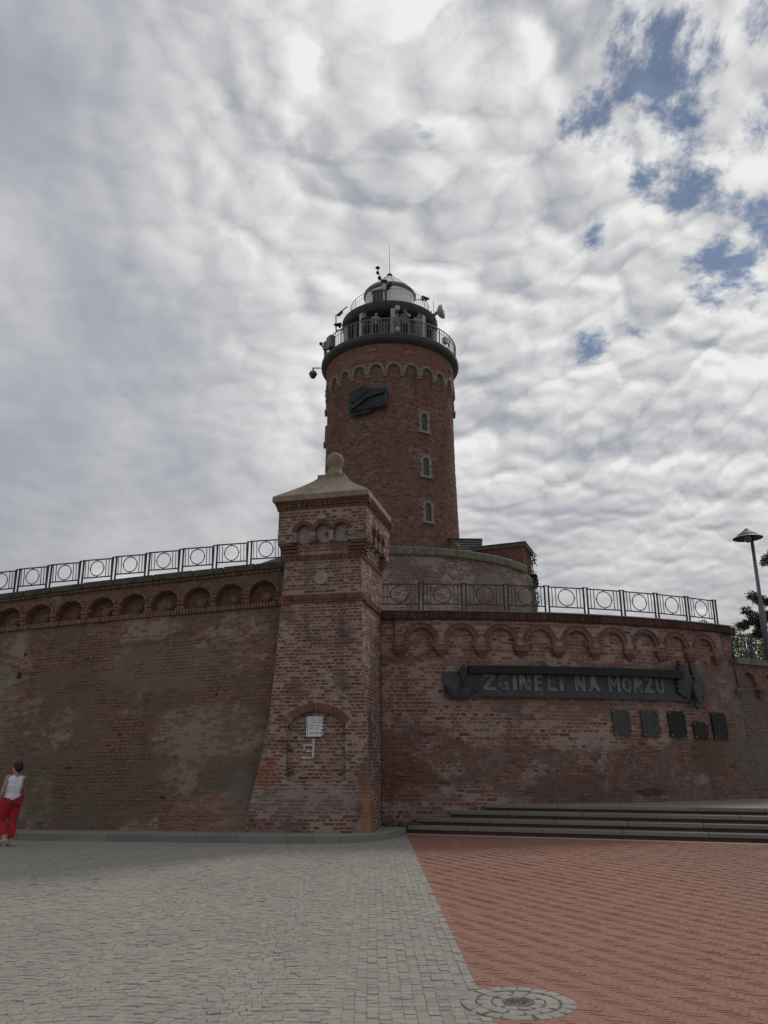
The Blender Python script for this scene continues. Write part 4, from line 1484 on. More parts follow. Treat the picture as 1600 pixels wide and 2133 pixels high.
C3 = (TC[0], TC[1], 0)
MB().lathe([(3.0, 20.20), (3.12, 20.22), (3.30, 20.28), (3.42, 20.36), (3.46, 20.42), (3.46, 20.60), (3.40, 20.63), (1.2, 20.66)], C3, 96).build('gallery_deck', m_dgreen, lh)
MB().lathe([(1.75, 20.6), (1.75, 22.6)], C3, 48).build('cabin_wall', m_dgrey, lh)
for k in range(9):
    a = R(-36 + 40 * k)
    x, y = TC[0] + 2.28 * math.sin(a), TC[1] - 2.28 * math.cos(a)
    MB().box((x, y, 21.62), (.26, .22, 1.95), -a).build('pillar', m_lgrey, lh)
    a2 = a + R(20)
    x, y = TC[0] + 1.77 * math.sin(a2), TC[1] - 1.77 * math.cos(a2)
    wdw = MB().box((x, y, 21.75), (.75, .06, .9), a2).build('cabin_window', m_glass, lh)
MB().lathe([(1.6, 22.46), (2.1, 22.48), (2.36, 22.60), (2.44, 22.74), (2.46, 22.86), (2.46, 23.00), (2.40, 23.04), (.8, 23.08)], C3, 72).build('upper_deck', m_dgreen, lh)
MB().lathe([(1.28, 23.05), (1.28, 24.34), (1.30, 24.36), (1.30, 24.40), (1.28, 24.42), (1.28, 24.72)], C3, 56).build('lantern', m_white, lh, smooth=False)
MB().lathe([(1.28, 24.60), (1.34, 24.62), (1.37, 24.68), (1.37, 24.76), (1.34, 24.82), (1.25, 24.84)], C3, 56).build('lantern_gutter', m_mgrey, lh)
MB().lathe([(1.32, 24.82), (1.0, 25.12), (.6, 25.50), (.2, 25.88), (.12, 25.95)], C3, 48).build('lantern_roof', m_white, lh)
kn = MB().lathe([(.08, 25.90), (.09, 25.98), (.14, 26.01), (.145, 26.06), (.11, 26.10), (.03, 26.12)], C3, 20)
kn.build('roof_knob', m_dark, lh)
MB().tube([(TC[0], TC[1], 26.1), (TC[0] - .01, TC[1], 27.1), (TC[0] - .02, TC[1], 28.0)], [.018, .013, .008], 5).build('antenna', m_dgrey, lh)
for k in range(12):
    a = 2 * math.pi * (k + .3) / 12
    p0 = (TC[0] + 1.33 * math.sin(a), TC[1] - 1.33 * math.cos(a), 24.83)
    p1 = (TC[0] + .2 * math.sin(a), TC[1] - .2 * math.cos(a), 25.90)
    MB().tube([p0, p1], .014, 4).build('roof_rib', m_lgrey, lh)
# door and louvres in the lantern
a = R(-24)
Mx = Matrix.Translation((TC[0] + 1.285 * math.sin(a), TC[1] - 1.285 * math.cos(a), 23.72)) @ Matrix.Rotation(a, 4, 'Z')
dr = MB().box(None, (.78, .05, 1.15), M=Mx).build('lantern_door', m_dgrey, lh)
MB().box(None, (.86, .12, .16), M=Mx @ Matrix.Translation((0, -.02, .62))).build('door_hood', m_dgreen, dr)
for k in range(5):
    MB().box(None, (.03, .04, 1.05), M=Mx @ Matrix.Translation((-.3 + .15 * k, -.035, -.02))).build('door_batten', m_mgrey, dr)


def ring_rail(name, r, z0, z1, nb, npost, parent, rb=.012, m_railg=m_railg, k_=1.0):
    b = MB()
    for zz, rad in ((z1, .026 * k_), (z0 + .10, .018 * k_), ((z0 + z1) / 2 + .22, .012 * k_)):
        b.tube([(TC[0] + r * math.sin(a), TC[1] - r * math.cos(a), zz) for a in np.linspace(0, 2 * math.pi, 73)], rad, 5, cap=False)
    b.build(name, m_railg, parent)
    for k in range(npost):
        a = 2 * math.pi * k / npost
        x, y = TC[0] + r * math.sin(a), TC[1] - r * math.cos(a)
        MB().tube([(x, y, z0), (x, y, z1 + .02)], .026 * k_, 5).build('rail_post', m_railg, parent)
    b = MB()
    for k in range(nb):
        a = 2 * math.pi * k / nb
        x, y = TC[0] + r * math.sin(a), TC[1] - r * math.cos(a)
        b.tube([(x, y, z0 + .1), (x, y, z1)], rb, 4, cap=False)
    b.build('rail_bars', m_railg, parent, kind='stuff')


ring_rail('gallery_rail', 3.34, 20.6, 21.48, 150, 24, lh)
ring_rail('upper_rail', 2.02, 23.03, 23.95, 72, 12, lh, .006, m_lgrey, .6)
# lightning wire down the front
pts = [(TC[0] + (float(r_tow(z)) + .2) * math.sin(R(5.5)), TC[1] - (float(r_tow(z)) + .2) * math.cos(R(5.5)), z) for z in (20.3, 19, 17, 15, 13, 11, 10)]
MB().tube(pts, .007, 4).build('lightning_wire', m_mgrey, lh)

# fittings on the lighthouse
def pol(a, r, z):
    return Vector((TC[0] + r * math.sin(R(a)), TC[1] - r * math.cos(R(a)), z))


def dish(name, label, c, aim, rad, stem, mat=m_lgrey):
    o = root(name, label, 'dish antenna', tuple(c))
    q = Vector(aim).normalized().to_track_quat('Z', 'Y').to_matrix().to_4x4()
    Mx = Matrix.Translation(c) @ q
    MB().lathe([(.02, -.12), (rad * .5, -.07), (rad * .85, .03), (rad, .10), (rad, .22), (rad * .97, .24), (.0, .30)], n=28, M=Mx).build('bowl', mat, o, smooth=False)
    MB().lathe([(.06, -.22), (.09, -.20), (.09, -.08), (.0, -.08)], n=12, M=Mx).build('radio_unit', m_mgrey, o)
    b = MB()
    b.tube([Mx @ Vector((0, 0, -.15)), Vector(stem[0])], .03, 6)
    b.tube([Vector(p) for p in stem], .035, 6)
    b.build('bracket', m_dgrey, o)
    return o


dish('dish_antenna', 'large pale dish antenna aimed right on the upper gallery edge', Vector((2.82, 36.0, 23.52)), (1, -.25, .15), .36, [(2.42, 36.1, 22.8), (2.42, 36.1, 23.65)])
dish('dish_antenna', 'small round dish antenna facing front between the gallery pillars', Vector((.62, 33.85, 22.35)), (.1, -1, -.1), .13, [(.62, 34.05, 20.7), (.62, 34.05, 22.5)])
o = root('whip_antenna', 'thin whip aerial standing beside the large dish', 'aerial', tuple(pol(80, 2.45, 23)))
MB().tube([(2.55, 36.1, 23.0), (2.55, 36.1, 24.25)], .012, 4).build('whip', m_mgrey, o)
MB().ball((2.55, 36.1, 23.45), .07, 6).build('aerial_base', m_dark, o)


def cctv(label, base, arm, aim):
    o = root('security_camera', label, 'camera', tuple(base), 'cameras on the lighthouse')
    b = MB().tube([base, arm], .022, 5)
    b.build('arm', m_dgrey, o)
    q = Vector(aim).normalized().to_track_quat('Y', 'Z').to_matrix().to_4x4()
    Mx = Matrix.Translation(arm) @ q
    MB().box(None, (.12, .34, .12), M=Mx @ Matrix.Translation((0, .05, .10))).build('housing', m_dark, o)
    MB().box(None, (.15, .42, .02), M=Mx @ Matrix.Translation((0, .08, .17))).build('sunshield', m_dgrey, o)
    MB().ball(Vector(arm), .075, 6).build('joint', m_dark, o)
    return o


# instrument mast in front of the lantern
mp = pol(-7.5, 2.30, 22.9)
ms = root('instrument_mast', 'short grey mast with clustered instruments in front of the lantern', 'mast', tuple(mp))
MB().tube([mp, mp + Vector((0, 0, 1.35))], .045, 7).build('pole', m_lgrey, ms)
MB().box(mp + Vector((0, -.04, .92)), (.22, .18, .34)).build('cabinet', m_lgrey, ms)
MB().box(mp + Vector((0, -.02, 1.22)), (.30, .24, .14)).build('sensor_hood', m_dark, ms)
MB().tube([mp + Vector((0, 0, 1.05)), mp + Vector((-.18, 0, 1.5)), mp + Vector((-.30, .05, 1.85)), mp + Vector((-.30, .05, 2.1))], .028, 5).build('side_arm', m_mgrey, ms)
MB().ball(mp + Vector((-.22, .02, 1.48)), .10, 6).build('sensor', m_dark, ms)
MB().ball(mp + Vector((-.31, .05, 1.80)), .09, 6).build('sensor', m_dark, ms)
MB().ball(mp + Vector((-.31, .05, 2.08)), .10, 6, (1.2, 1.2, .6)).build('sensor', m_dark, ms)
cctv('dark camera angled off the instrument mast in front of the lantern', tuple(mp + Vector((.05, -.02, .75))), tuple(mp + Vector((.22, -.05, .85))), (1, -.4, .35))
cctv('dark camera on an arm right of the white lantern', tuple(pol(75, 1.3, 24.35)), tuple(pol(78, 1.75, 24.35)), (1, .1, -.4))
cctv('dark camera on a bracket at the left rim of the upper deck', tuple(pol(-72, 2.42, 22.75)), tuple(pol(-76, 2.62, 22.62)), (-1, -.5, -.5))
o = root('panel_antenna', 'bracket frame holding a flat panel antenna left of the upper deck', 'antenna', tuple(pol(-80, 2.5, 22.9)))
b = MB()
b.tube([pol(-80, 2.4, 22.55), pol(-80, 2.78, 22.5)], .03, 5)
b.tube([pol(-80, 2.78, 22.45), pol(-80, 2.80, 23.35)], .03, 5)
b.tube([pol(-80, 2.82, 23.32), pol(-62, 2.45, 23.45)], .03, 5)
b.build('bracket', m_dark, o)
MB().box(pol(-76, 2.62, 23.36), (.42, .12, .10), R(-60)).build('panel', m_mgrey, o)
fl = root('floodlight', 'grey floodlight cluster on the left rim of the lower gallery', 'floodlight', tuple(pol(-62, 3.4, 20.9)))
b = MB()
b.box(pol(-58, 3.42, 21.05), (.42, .26, .62), R(-58)).build('lamp_body', m_mgrey, fl)
MB().box(pol(-66, 3.45, 21.10), (.24, .2, .4), R(-50)).build('lamp_body', m_mgrey, fl)
MB().tube([pol(-66, 3.4, 20.7), pol(-70, 3.62, 21.25)], .035, 5).build('arm', m_dark, fl)
MB().ball(pol(-70, 3.64, 21.3), .09, 6).build('joint', m_dark, fl)
fl = root('floodlight', 'small white floodlight with cables on the right part of the lower gallery', 'floodlight', tuple(pol(52, 3.36, 20.9)))
MB().box(pol(52, 3.38, 21.0), (.22, .2, .3), R(52)).build('lamp_body', m_lgrey, fl)
MB().tube([pol(56, 3.36, 20.62), pol(57, 3.4, 21.0), pol(60, 3.4, 21.25)], .025, 5).build('arm', m_dgrey, fl)
# spot lamp below the front of the upper gallery
fl = root('floodlight', 'small pale lamp under the small round dish at the gallery front', 'floodlight', (.55, 33.9, 21.9))
MB().lathe([(.02, 21.72), (.08, 21.76), (.12, 21.96), (.10, 22.04), (.0, 22.06)], (.50, 33.86, 0), 12).build('lamp_body', m_lgrey, fl)
MB().tube([(.53, 33.98, 20.65), (.53, 33.98, 22.0)], .02, 5).build('arm', m_dgrey, fl)
MB().ball((.62, 33.0, 20.8), .12, 6).build('cable_box', m_lgrey, fl)
# hanging lamp left of the gallery
hl = root('hanging_lamp', 'small lamp hanging from an arm left of the lower gallery', 'lamp', (-3.2, 36, 20.3))
MB().tube([(-2.9, 36, 20.36), (-3.58, 36, 20.36)], .03, 5).build('arm', m_mgrey, hl)
MB().lathe([(.03, 20.36), (.05, 20.22), (.16, 20.14), (.21, 20.02), (.20, 19.99), (.0, 19.99)], (-3.54, 36, 0), 16).build('shade', m_mgrey, hl)
MB().lathe([(.17, 19.99), (.14, 19.86), (.06, 19.79), (.0, 19.78)], (-3.54, 36, 0), 14).build('globe', m_dgrey, hl)

# bronze relief on the shaft
rl = root('bronze_relief', 'dark patinated bronze relief fixed high on the lighthouse shaft', 'relief', tuple(pol(-17, 3.2, 17.3)))
A = Matrix.Translation(pol(-17.5, 3.24, 17.35)) @ Matrix.Rotation(R(-17.5), 4, 'Z') @ Matrix.Rotation(math.pi, 4, 'Z') @ Matrix.Diagonal((-1, 1, 1, 1))
MB().prism([(-.93, -.60), (-.86, -.72), (-.45, -.66), (.1, -.62), (.2, -.50), (.78, -.46), (.88, -.36), (.9, .40), (.84, .52), (.35, .50), (.05, .60), (-.28, .70), (-.68, .62), (-.93, .45)], A, .10).build('back_plate', m_bronze, rl)
MB().prism([(-.92, -.34), (-.82, -.46), (.02, .10), (.72, .22), (.84, .40), (.70, .42), (-.02, .30)], A @ Matrix.Translation((0, .05, 0)), .17).build('barrel', m_bronze, rl)
MB().prism([(.32 + .27 * math.cos(t), -.18 + .27 * math.sin(t)) for t in np.linspace(0, 2 * math.pi, 20, endpoint=False)], A @ Matrix.Translation((.2, .05, 0)), .14).build('wheel', m_bronze, rl)
MB().prism([(-.85, .0), (-.5, .55), (-.2, .66), (.0, .45), (-.35, .2), (-.6, -.05)], A @ Matrix.Translation((0, .05, 0)), .11).build('sail', m_bronze, rl)
for k in range(7):
    x = -.75 + .2 * k
    MB().prism([(x, -.56 + .014 * k), (x + .12, -.30 + .05 * (k % 3)), (x + .2, -.36), (x + .14, -.50 + .014 * k)], A @ Matrix.Translation((0, .05, 0)), .10 + .03 * (k % 2)).build('wave', m_bronze, rl)
MB().prism([(.72, -.34), (.88, -.34), (.88, .42), (.78, .42), (.78, .1), (.66, .08), (.66, -.04), (.72, -.06)], A @ Matrix.Translation((0, .06, 0)), .09).build('frame_piece', m_slate, rl)

# ================================================================== ROUND BASE OF THE LIGHTHOUSE
dm = root('round_bastion', 'round brick base with concrete parapet below the lighthouse', 'bastion', (TC[0], TC[1], 5.5))
core('bastion_body', ch_drum, -R(110) * RD, R(110) * RD, 5.0, 9.2, .25, .25, None, m_drum_m, dm, wob=.02)
M = lay(ch_drum, 5.0, 9.15, lambda z: (-R(60) * RD, R(104) * RD), .27, .083, .018, lambda s, z, w: nz3(s * .8 + 4, z * 1.6, s * 0) < .33, None, jit=.006, dep=.06)
emit('brick', 'brickwork', M, m_drum, dm)
for k in range(30):
    if 58 < -110 + 220 * (k + .5) / 30 < 74: continue
    a0, a1 = R(-110 + 220 * k / 30 + .06), R(-110 + 220 * (k + 1) / 30 - .06)
    MB().lathe([(6.40, 9.18), (6.74, 9.18), (6.76, 9.22), (6.76, 9.44), (6.72, 9.50), (6.1, 9.58), (6.1, 9.18)], C3, 6, a0, a1).build('parapet_slab', m_conc, dm)
MB().lathe([(6.4, 9.3), (3.0, 9.5)], C3, 64).build('platform', m_conc, dm)
MB().lathe([(3.52, 9.4), (3.52, 10.35), (3.46, 10.4), (3.2, 10.45)], C3, 64).build('tower_plinth', m_drum, dm)

ax = root('annex', 'small flat roofed brick annex standing on the round bastion at the right', 'annex', (5, 34, 9.4))
P4 = [(4.0, 34.1), (5.98, 33.22), (6.62, 34.95), (4.7, 35.9)]


def wall_pts(P, z0, z1, out=0.0):
    c = np.mean(P, 0)
    Q = [tuple(c + (np.array(p) - c) * (1 + out)) for p in P]
    return [(x, y, z) for z in (z0, z1) for (x, y) in Q]


BF = [[0, 1, 5, 4], [1, 2, 6, 5], [2, 3, 7, 6], [3, 0, 4, 7], [0, 3, 2, 1], [4, 5, 6, 7]]
mesh_obj('annex_wall', wall_pts(P4, 7.6, 10.42), BF, m_tow_m, ax)


def ch_seg(a, b):
    a, b = np.array(a, float), np.array(b, float)
    t = (b - a) / np.linalg.norm(b - a)
    n_ = np.array((t[1], -t[0]))

    def ch(s, z, d):
        s, z, d = np.broadcast_arrays(np.asarray(s, float), z, d)
        p = a + t * s[..., None] + n_ * d[..., None]
        return np.stack([p[..., 0], p[..., 1], z], -1)
    return ch


Ms = []
for i in range(3):
    a, b_ = P4[i], P4[(i + 1) % 4]
    L = math.hypot(b_[0] - a[0], b_[1] - a[1])
    Ms.append(lay(ch_seg(a, b_), 7.65, 10.4, lambda z: (0, L), .26, .083, .012, None, None, jit=.004, dep=.05, proud=.012))
emit('brick', 'brickwork', np.concatenate(Ms), m_pier, ax, 200)  # darker pier brick puts the shade under the annex roof into the colour
mesh_obj('roof_slab', wall_pts(P4, 10.42, 10.54, .10), BF, m_roofc, ax)
mesh_obj('roof_edge', wall_pts(P4, 10.543, 10.60, .13), BF, m_dgrey, ax)
MB().box((3.78, 34.35, 9.75), (.62, .5, .75), -.4).build('side_block', m_conc, ax)

cn = root('slatted_canopy', 'grey slatted metal canopy between the lighthouse and the annex', 'canopy', (3.5, 34.6, 10.6))
for k in range(6):
    x0 = 2.80 + .13 * k
    MB().box(((x0 + 4.35) / 2, 34.2 + .0 * k, 10.98 - .105 * k), (4.35 - x0, .22, .045), .03).build('slat', m_railg if k else m_dgrey, cn)
for x in (3.45, 4.25):
    MB().tube([(x, 34.4, 9.4), (x, 34.4, 10.95)], .03, 6).build('post', m_dgrey, cn)
MB().tube([(2.8, 34.45, 11.0), (4.4, 34.45, 10.99)], .04, 5).build('beam', m_dgrey, cn)

# ================================================================== RAILINGS
def rail_meshes(sc_):
    """one panel: frame, ring and bars; one double post"""
    L, H0, H1 = .97 * sc_, .20 * sc_, .73 * sc_
    out = {}
    b = MB()
    for z in (H0, H1):
        b.box((L / 2, 0, z), (L, .028, .028))
    for x in (.012, L - .012):
        b.box((x, 0, (H0 + H1) / 2), (.020, .018, H1 - H0 + .01))
    out['rail_panel'] = b
    r = .222 * sc_
    out['ring'] = MB().tube([(L / 2 + r * math.cos(a), 0, (H0 + H1) / 2 + r * math.sin(a)) for a in np.linspace(0, 2 * math.pi, 29)], .0135, 5, cap=False)
    for (x, z) in ((0, 1), (0, -1), (1, 0), (-1, 0)):
        out['ring'].box((L / 2 + x * (r + .012), 0, (H0 + H1) / 2 + z * (r + .012)), (.024, .02, .024))
    out['bar'] = MB().box((0, 0, (H0 + H1) / 2), (.016, .016, H1 - H0))
    p = MB()
    for x in (-.055 * sc_, .055 * sc_):
        p.box((x, 0, H1 / 2 + .0), (.036, .036, H1 + .05))
    p.box((0, 0, H1 + .03), (.17 * sc_, .05, .016))
    out['post'] = p
    o2 = {}
    for k, b in out.items():
        me = bpy.data.meshes.new(k)
        me.from_pydata([tuple(v) for v in b.v], [], b.f)
        me.materials.append(m_iron)
        o2[k] = me
    return o2, L


def inst(name, me, M, parent):
    o = bpy.data.objects.new(name, me)
    col.objects.link(o)
    o.parent = parent
    o.matrix_local = M
    FRAME[o] = None
    return o


def run_rail(label, pts, sc_, first_post=True, loc=None):
    """pts: list of post positions (Vector)"""
    me, L = rail_meshes(sc_)
    o = root('railing', label, 'railing', tuple(pts[0]))
    T = Matrix.Translation(-Vector(pts[0]))
    for i, p in enumerate(pts):
        a = pts[max(i - 1, 0)]; b = pts[min(i + 1, len(pts) - 1)]
        t = (b - a).normalized()
        th = math.atan2(t.y, t.x)
        inst('post', me['post'], T @ Matrix.Translation(p) @ Matrix.Rotation(th, 4, 'Z'), o)
        if i + 1 < len(pts):
            q = pts[i + 1]
            t = (q - p)
            D = t.length
            t.normalize()
            g = .055 * sc_
            x = Vector((t.x, t.y, t.z)) * ((D - 2 * g) / L)
            M = Matrix(((x.x, -t.y, 0, p.x + t.x * g), (x.y, t.x, 0, p.y + t.y * g), (x.z, 0, 1, p.z + t.z * g), (0, 0, 0, 1)))
            pn = inst('rail_panel', me['rail_panel'], T @ M, o)
            inst('ring', me['ring'], Matrix.Identity(4), pn)
            for u in (.10, .20, .80, .90):
                inst('bar', me['bar'], Matrix.Translation((u * L, 0, 0)), pn)
    return o


def vec(p):
    return Vector([float(q) for q in p])


run_rail('black iron railing with rings on top of the curved right wall', [vec(ch_right(s, 5.31, -.12)) for s in [-.97 + 1.138 * k for k in range(10)]], 1.0)
run_rail('black iron railing with rings climbing along the tall left wall', [vec(ch_left(s, 6.36, -.18)) for s in [-2.55 - .885 * k for k in range(13)]], .88)
run_rail('short black railing with one ring on the lower wall at the right edge', [vec(ch_low(s, 4.42, -.1)) for s in (9.83, 10.80, 11.8, 12.8)], .98)

# ================================================================== STREET LAMP
sl = root('street_lamp', 'blue grey street lamp with conical hood behind the lower wall', 'street lamp', (11.45, 24, 4.3))
pole = MB().tube([(11.45, 24, 4.3), (11.45, 24, 6.1), (11.45, 24, 6.2), (11.45, 24, 8.35)], [.088, .088, .056, .05], 12).build('pole', m_lampblue, sl, smooth=True)
MB().lathe([(.43, 8.21), (.445, 8.22), (.30, 8.30), (.29, 8.335), (.24, 8.365), (.12, 8.46), (.02, 8.545), (.001, 8.55)], (11.33, 24, 0), 36).build('hood', m_dgrey2, sl)
MB().lathe([(.42, 8.225), (.2, 8.30), (.0, 8.31)], (11.33, 24, 0), 36).build('hood_lining', m_dgrey, sl)
MB().ball((11.33, 24, 8.19), .115, 10).build('globe', m_glob, sl, smooth=True)
MB().tube([(11.45, 24, 8.30), (11.33, 24, 8.36)], .04, 6).build('arm', m_lampblue, sl)

# ================================================================== PLANTS
def leaf_cloud(mb, c, r, n, ln, wd, up=0.0, gaps=1.0, seed=0):
    rr = random.Random(seed)
    for _ in range(n):
        while True:
            p = Vector((rr.uniform(-1, 1), rr.uniform(-1, 1), rr.uniform(-1, 1)))
            if p.length < 1 and p.length > rr.random() * .75: break
        q = Vector((c[0] + p.x * r[0], c[1] + p.y * r[1], c[2] + p.z * r[2]))
        if mnoise.noise(q * 2.3 * gaps) < -.12: continue
        d = Vector((rr.gauss(0, 1), rr.gauss(0, 1), rr.gauss(up, 1))).normalized()
        s = d.cross(Vector((rr.gauss(0, 1), rr.gauss(0, 1), rr.gauss(0, 1)))).normalized()
        L, w = ln * rr.uniform(.6, 1.3), wd * rr.uniform(.6, 1.3)
        mb.add([q - s * w * .3, q + d * L * .5 - s * w, q + d * L, q + d * L * .5 + s * w], [[0, 1, 2, 3]])
    return mb


pt = root('pine_tree', 'dark pine tree with ragged branches behind the street lamp', 'pine tree', (14.6, 27.5, 4.3))
MB().tube([(14.6, 27.5, 4.2), (14.55, 27.5, 6), (14.7, 27.4, 8), (14.6, 27.4, 10.5)], [.2, .17, .12, .05], 8).build('trunk', m_bark, pt)
rr = random.Random(4)
nd = MB()
brs = []
for (z, a, L) in [(5.7, 180, 1.9), (6.1, 172, 2.3), (6.35, 188, 2.1), (6.6, 205, 1.8), (6.9, 165, 1.7), (6.0, 240, 1.8), (6.2, 120, 1.6), (8.55, 186, 1.0), (6.2, 300, 2), (7.2, 20, 2), (8.2, 60, 1.6), (9.6, 90, 1.2), (8.6, 330, 1.5), (7.5, 270, 1.5)]:
    s = Vector((14.62, 27.45, z - .25))
    e = s + Vector((math.cos(R(a)) * L, math.sin(R(a)) * L * .8, .12 + .1 * L))
    brs.append((s, e))
    MB().tube([s, (s + e) / 2 + Vector((0, 0, -.05)), e], [.05, .035, .012], 5).build('branch', m_bark, pt)
    for k in range(10):
        t = .35 + .65 * k / 9
        c = s.lerp(e, t) + Vector((rr.gauss(0, .12), rr.gauss(0, .12), rr.gauss(0.02, .09)))
        leaf_cloud(nd, c, (.19, .19, .13), 260, .12, .015, .5, .3, rr.randint(0, 9999))
nd.build('crown', m_needle, pt)
sh = root('shrub', 'bright green shrub on the bank behind the short railing', 'shrub', (12.3, 26.5, 4.4))
b = MB()
for k in range(26):
    x = 11.2 + rr.random() * 3.2
    leaf_cloud(b, (x, 25.6 + rr.random() * 1.6, 4.5 + rr.random() * (.95 + .25 * math.sin(x * 3))), (.42, .4, .34), 300, .085, .03, .4, 1.0, k)
b.build('foliage', m_leaf, sh)
b = MB()
for k in range(9):
    x = 11.3 + k * .35
    b.tube([(x, 26.8, 4.2), (x + rr.gauss(0, .1), 26.8, 5.1)], [.02, .01], 4)
b.build('stems', m_bark, sh)
wd = root('weed', 'low leafy weed growing on the wall top behind the right railing', 'plant', (8.6, 23.0, 5.2))
b = MB()
for k in range(9):
    leaf_cloud(b, (8.3 + k * .14, 23.2, 5.37 + .04 * math.sin(k * 2)), (.13, .15, .10), 60, .07, .022, .6, 1, 100 + k)
b.build('foliage', m_ivy, wd)
MB().tube([(8.3, 23.2, 5.15), (8.9, 23.2, 5.3), (9.4, 23.2, 5.2)], .012, 4).build('stems', m_bark, wd)
iv = root('climbing_vine', 'climbing vine with pale leaves on the right edge of the round bastion', 'vine', (6.6, 35.6, 6))
b = MB(); st_ = MB()
for k in range(22):
    z = 6.0 + k * .20
    a = 68 + 5 * math.sin(k * 1.3)
    rad = 6.66 + .05 * (9.2 - min(z, 9.2)) + rr.uniform(-.03, .06)
    p = pol(a, rad, z)
    leaf_cloud(b, p, (.14, .3, .17), 60, .09, .03, 0, 1, 300 + k)
st_.tube([pol(68 + 3 * math.sin(k), 6.66 + .05 * (9.2 - min(6 + k * .4, 9.2)), 6 + k * .4) for k in range(11)], .02, 5)
b.build('foliage', m_ivy, iv)
st_.build('stems', m_bark, iv)
iv = root('plant', 'small green plant sprouting at the foot of the lighthouse by the canopy', 'plant', (2.9, 33.6, 9.6))
b = MB()
for k in range(8):
    leaf_cloud(b, (2.6 + .08 * k, 33.5, 9.75 + .1 * k), (.16, .15, .16), 55, .10, .035, .3, 1, 500 + k)
b.build('foliage', m_leaf, iv)
MB().tube([(2.7, 33.6, 9.4), (2.9, 33.5, 10.2)], .012, 4).build('stems', m_bark, iv)

# ================================================================== PEOPLE
def blob(name, chains, voxel, mat, parent, smooth_it=4, fold=0.0):
    """one continuous skin grown over tapering chains of (point, radius)"""
    bm = bmesh.new()
    for ch in chains:
        for i in range(len(ch)):
            p, r = Vector(ch[i][0]), ch[i][1]
            pts = [(p, r)]
            if i + 1 < len(ch):
                q, r2 = Vector(ch[i + 1][0]), ch[i + 1][1]
                n = max(1, int((q - p).length / (0.45 * min(r, r2))))
                pts = [(p.lerp(q, k / n), r + (r2 - r) * k / n) for k in range(n)]
            for (c, rad) in pts:
                bmesh.ops.create_icosphere(bm, subdivisions=2, radius=rad, matrix=Matrix.Translation(c))
    me = bpy.data.meshes.new(name + '_raw')
    bm.to_mesh(me)
    bm.free()
    ob = bpy.data.objects.new(name + '_raw', me)
    col.objects.link(ob)
    m = ob.modifiers.new('r', 'REMESH'); m.mode = 'VOXEL'; m.voxel_size = voxel
    m = ob.modifiers.new('s', 'SMOOTH'); m.iterations = smooth_it; m.factor = .5
    dg = bpy.context.evaluated_depsgraph_get()
    dg.update()
    new = bpy.data.meshes.new_from_object(ob.evaluated_get(dg))
    new.name = name
    bpy.data.objects.remove(ob)
    bpy.data.meshes.remove(me)
    if fold:
        for v in new.vertices:
            q = v.co * 1.0
            a = mnoise.noise(Vector((q.x * 14, q.y * 14, q.z * 26 + 3.0 * mnoise.noise(q * 6))))
            v.co += v.normal * (fold * (1 - 2 * abs(a)))
    loc = FRAME[parent]
    new.transform(Matrix.Translation(-loc))
    new.materials.clear()
    new.materials.append(mat)
    new.polygons.foreach_set('use_smooth', [True] * len(new.polygons))
    o = bpy.data.objects.new(name, new)
    col.objects.link(o)
    o.parent = parent
    FRAME[o] = loc
    return o


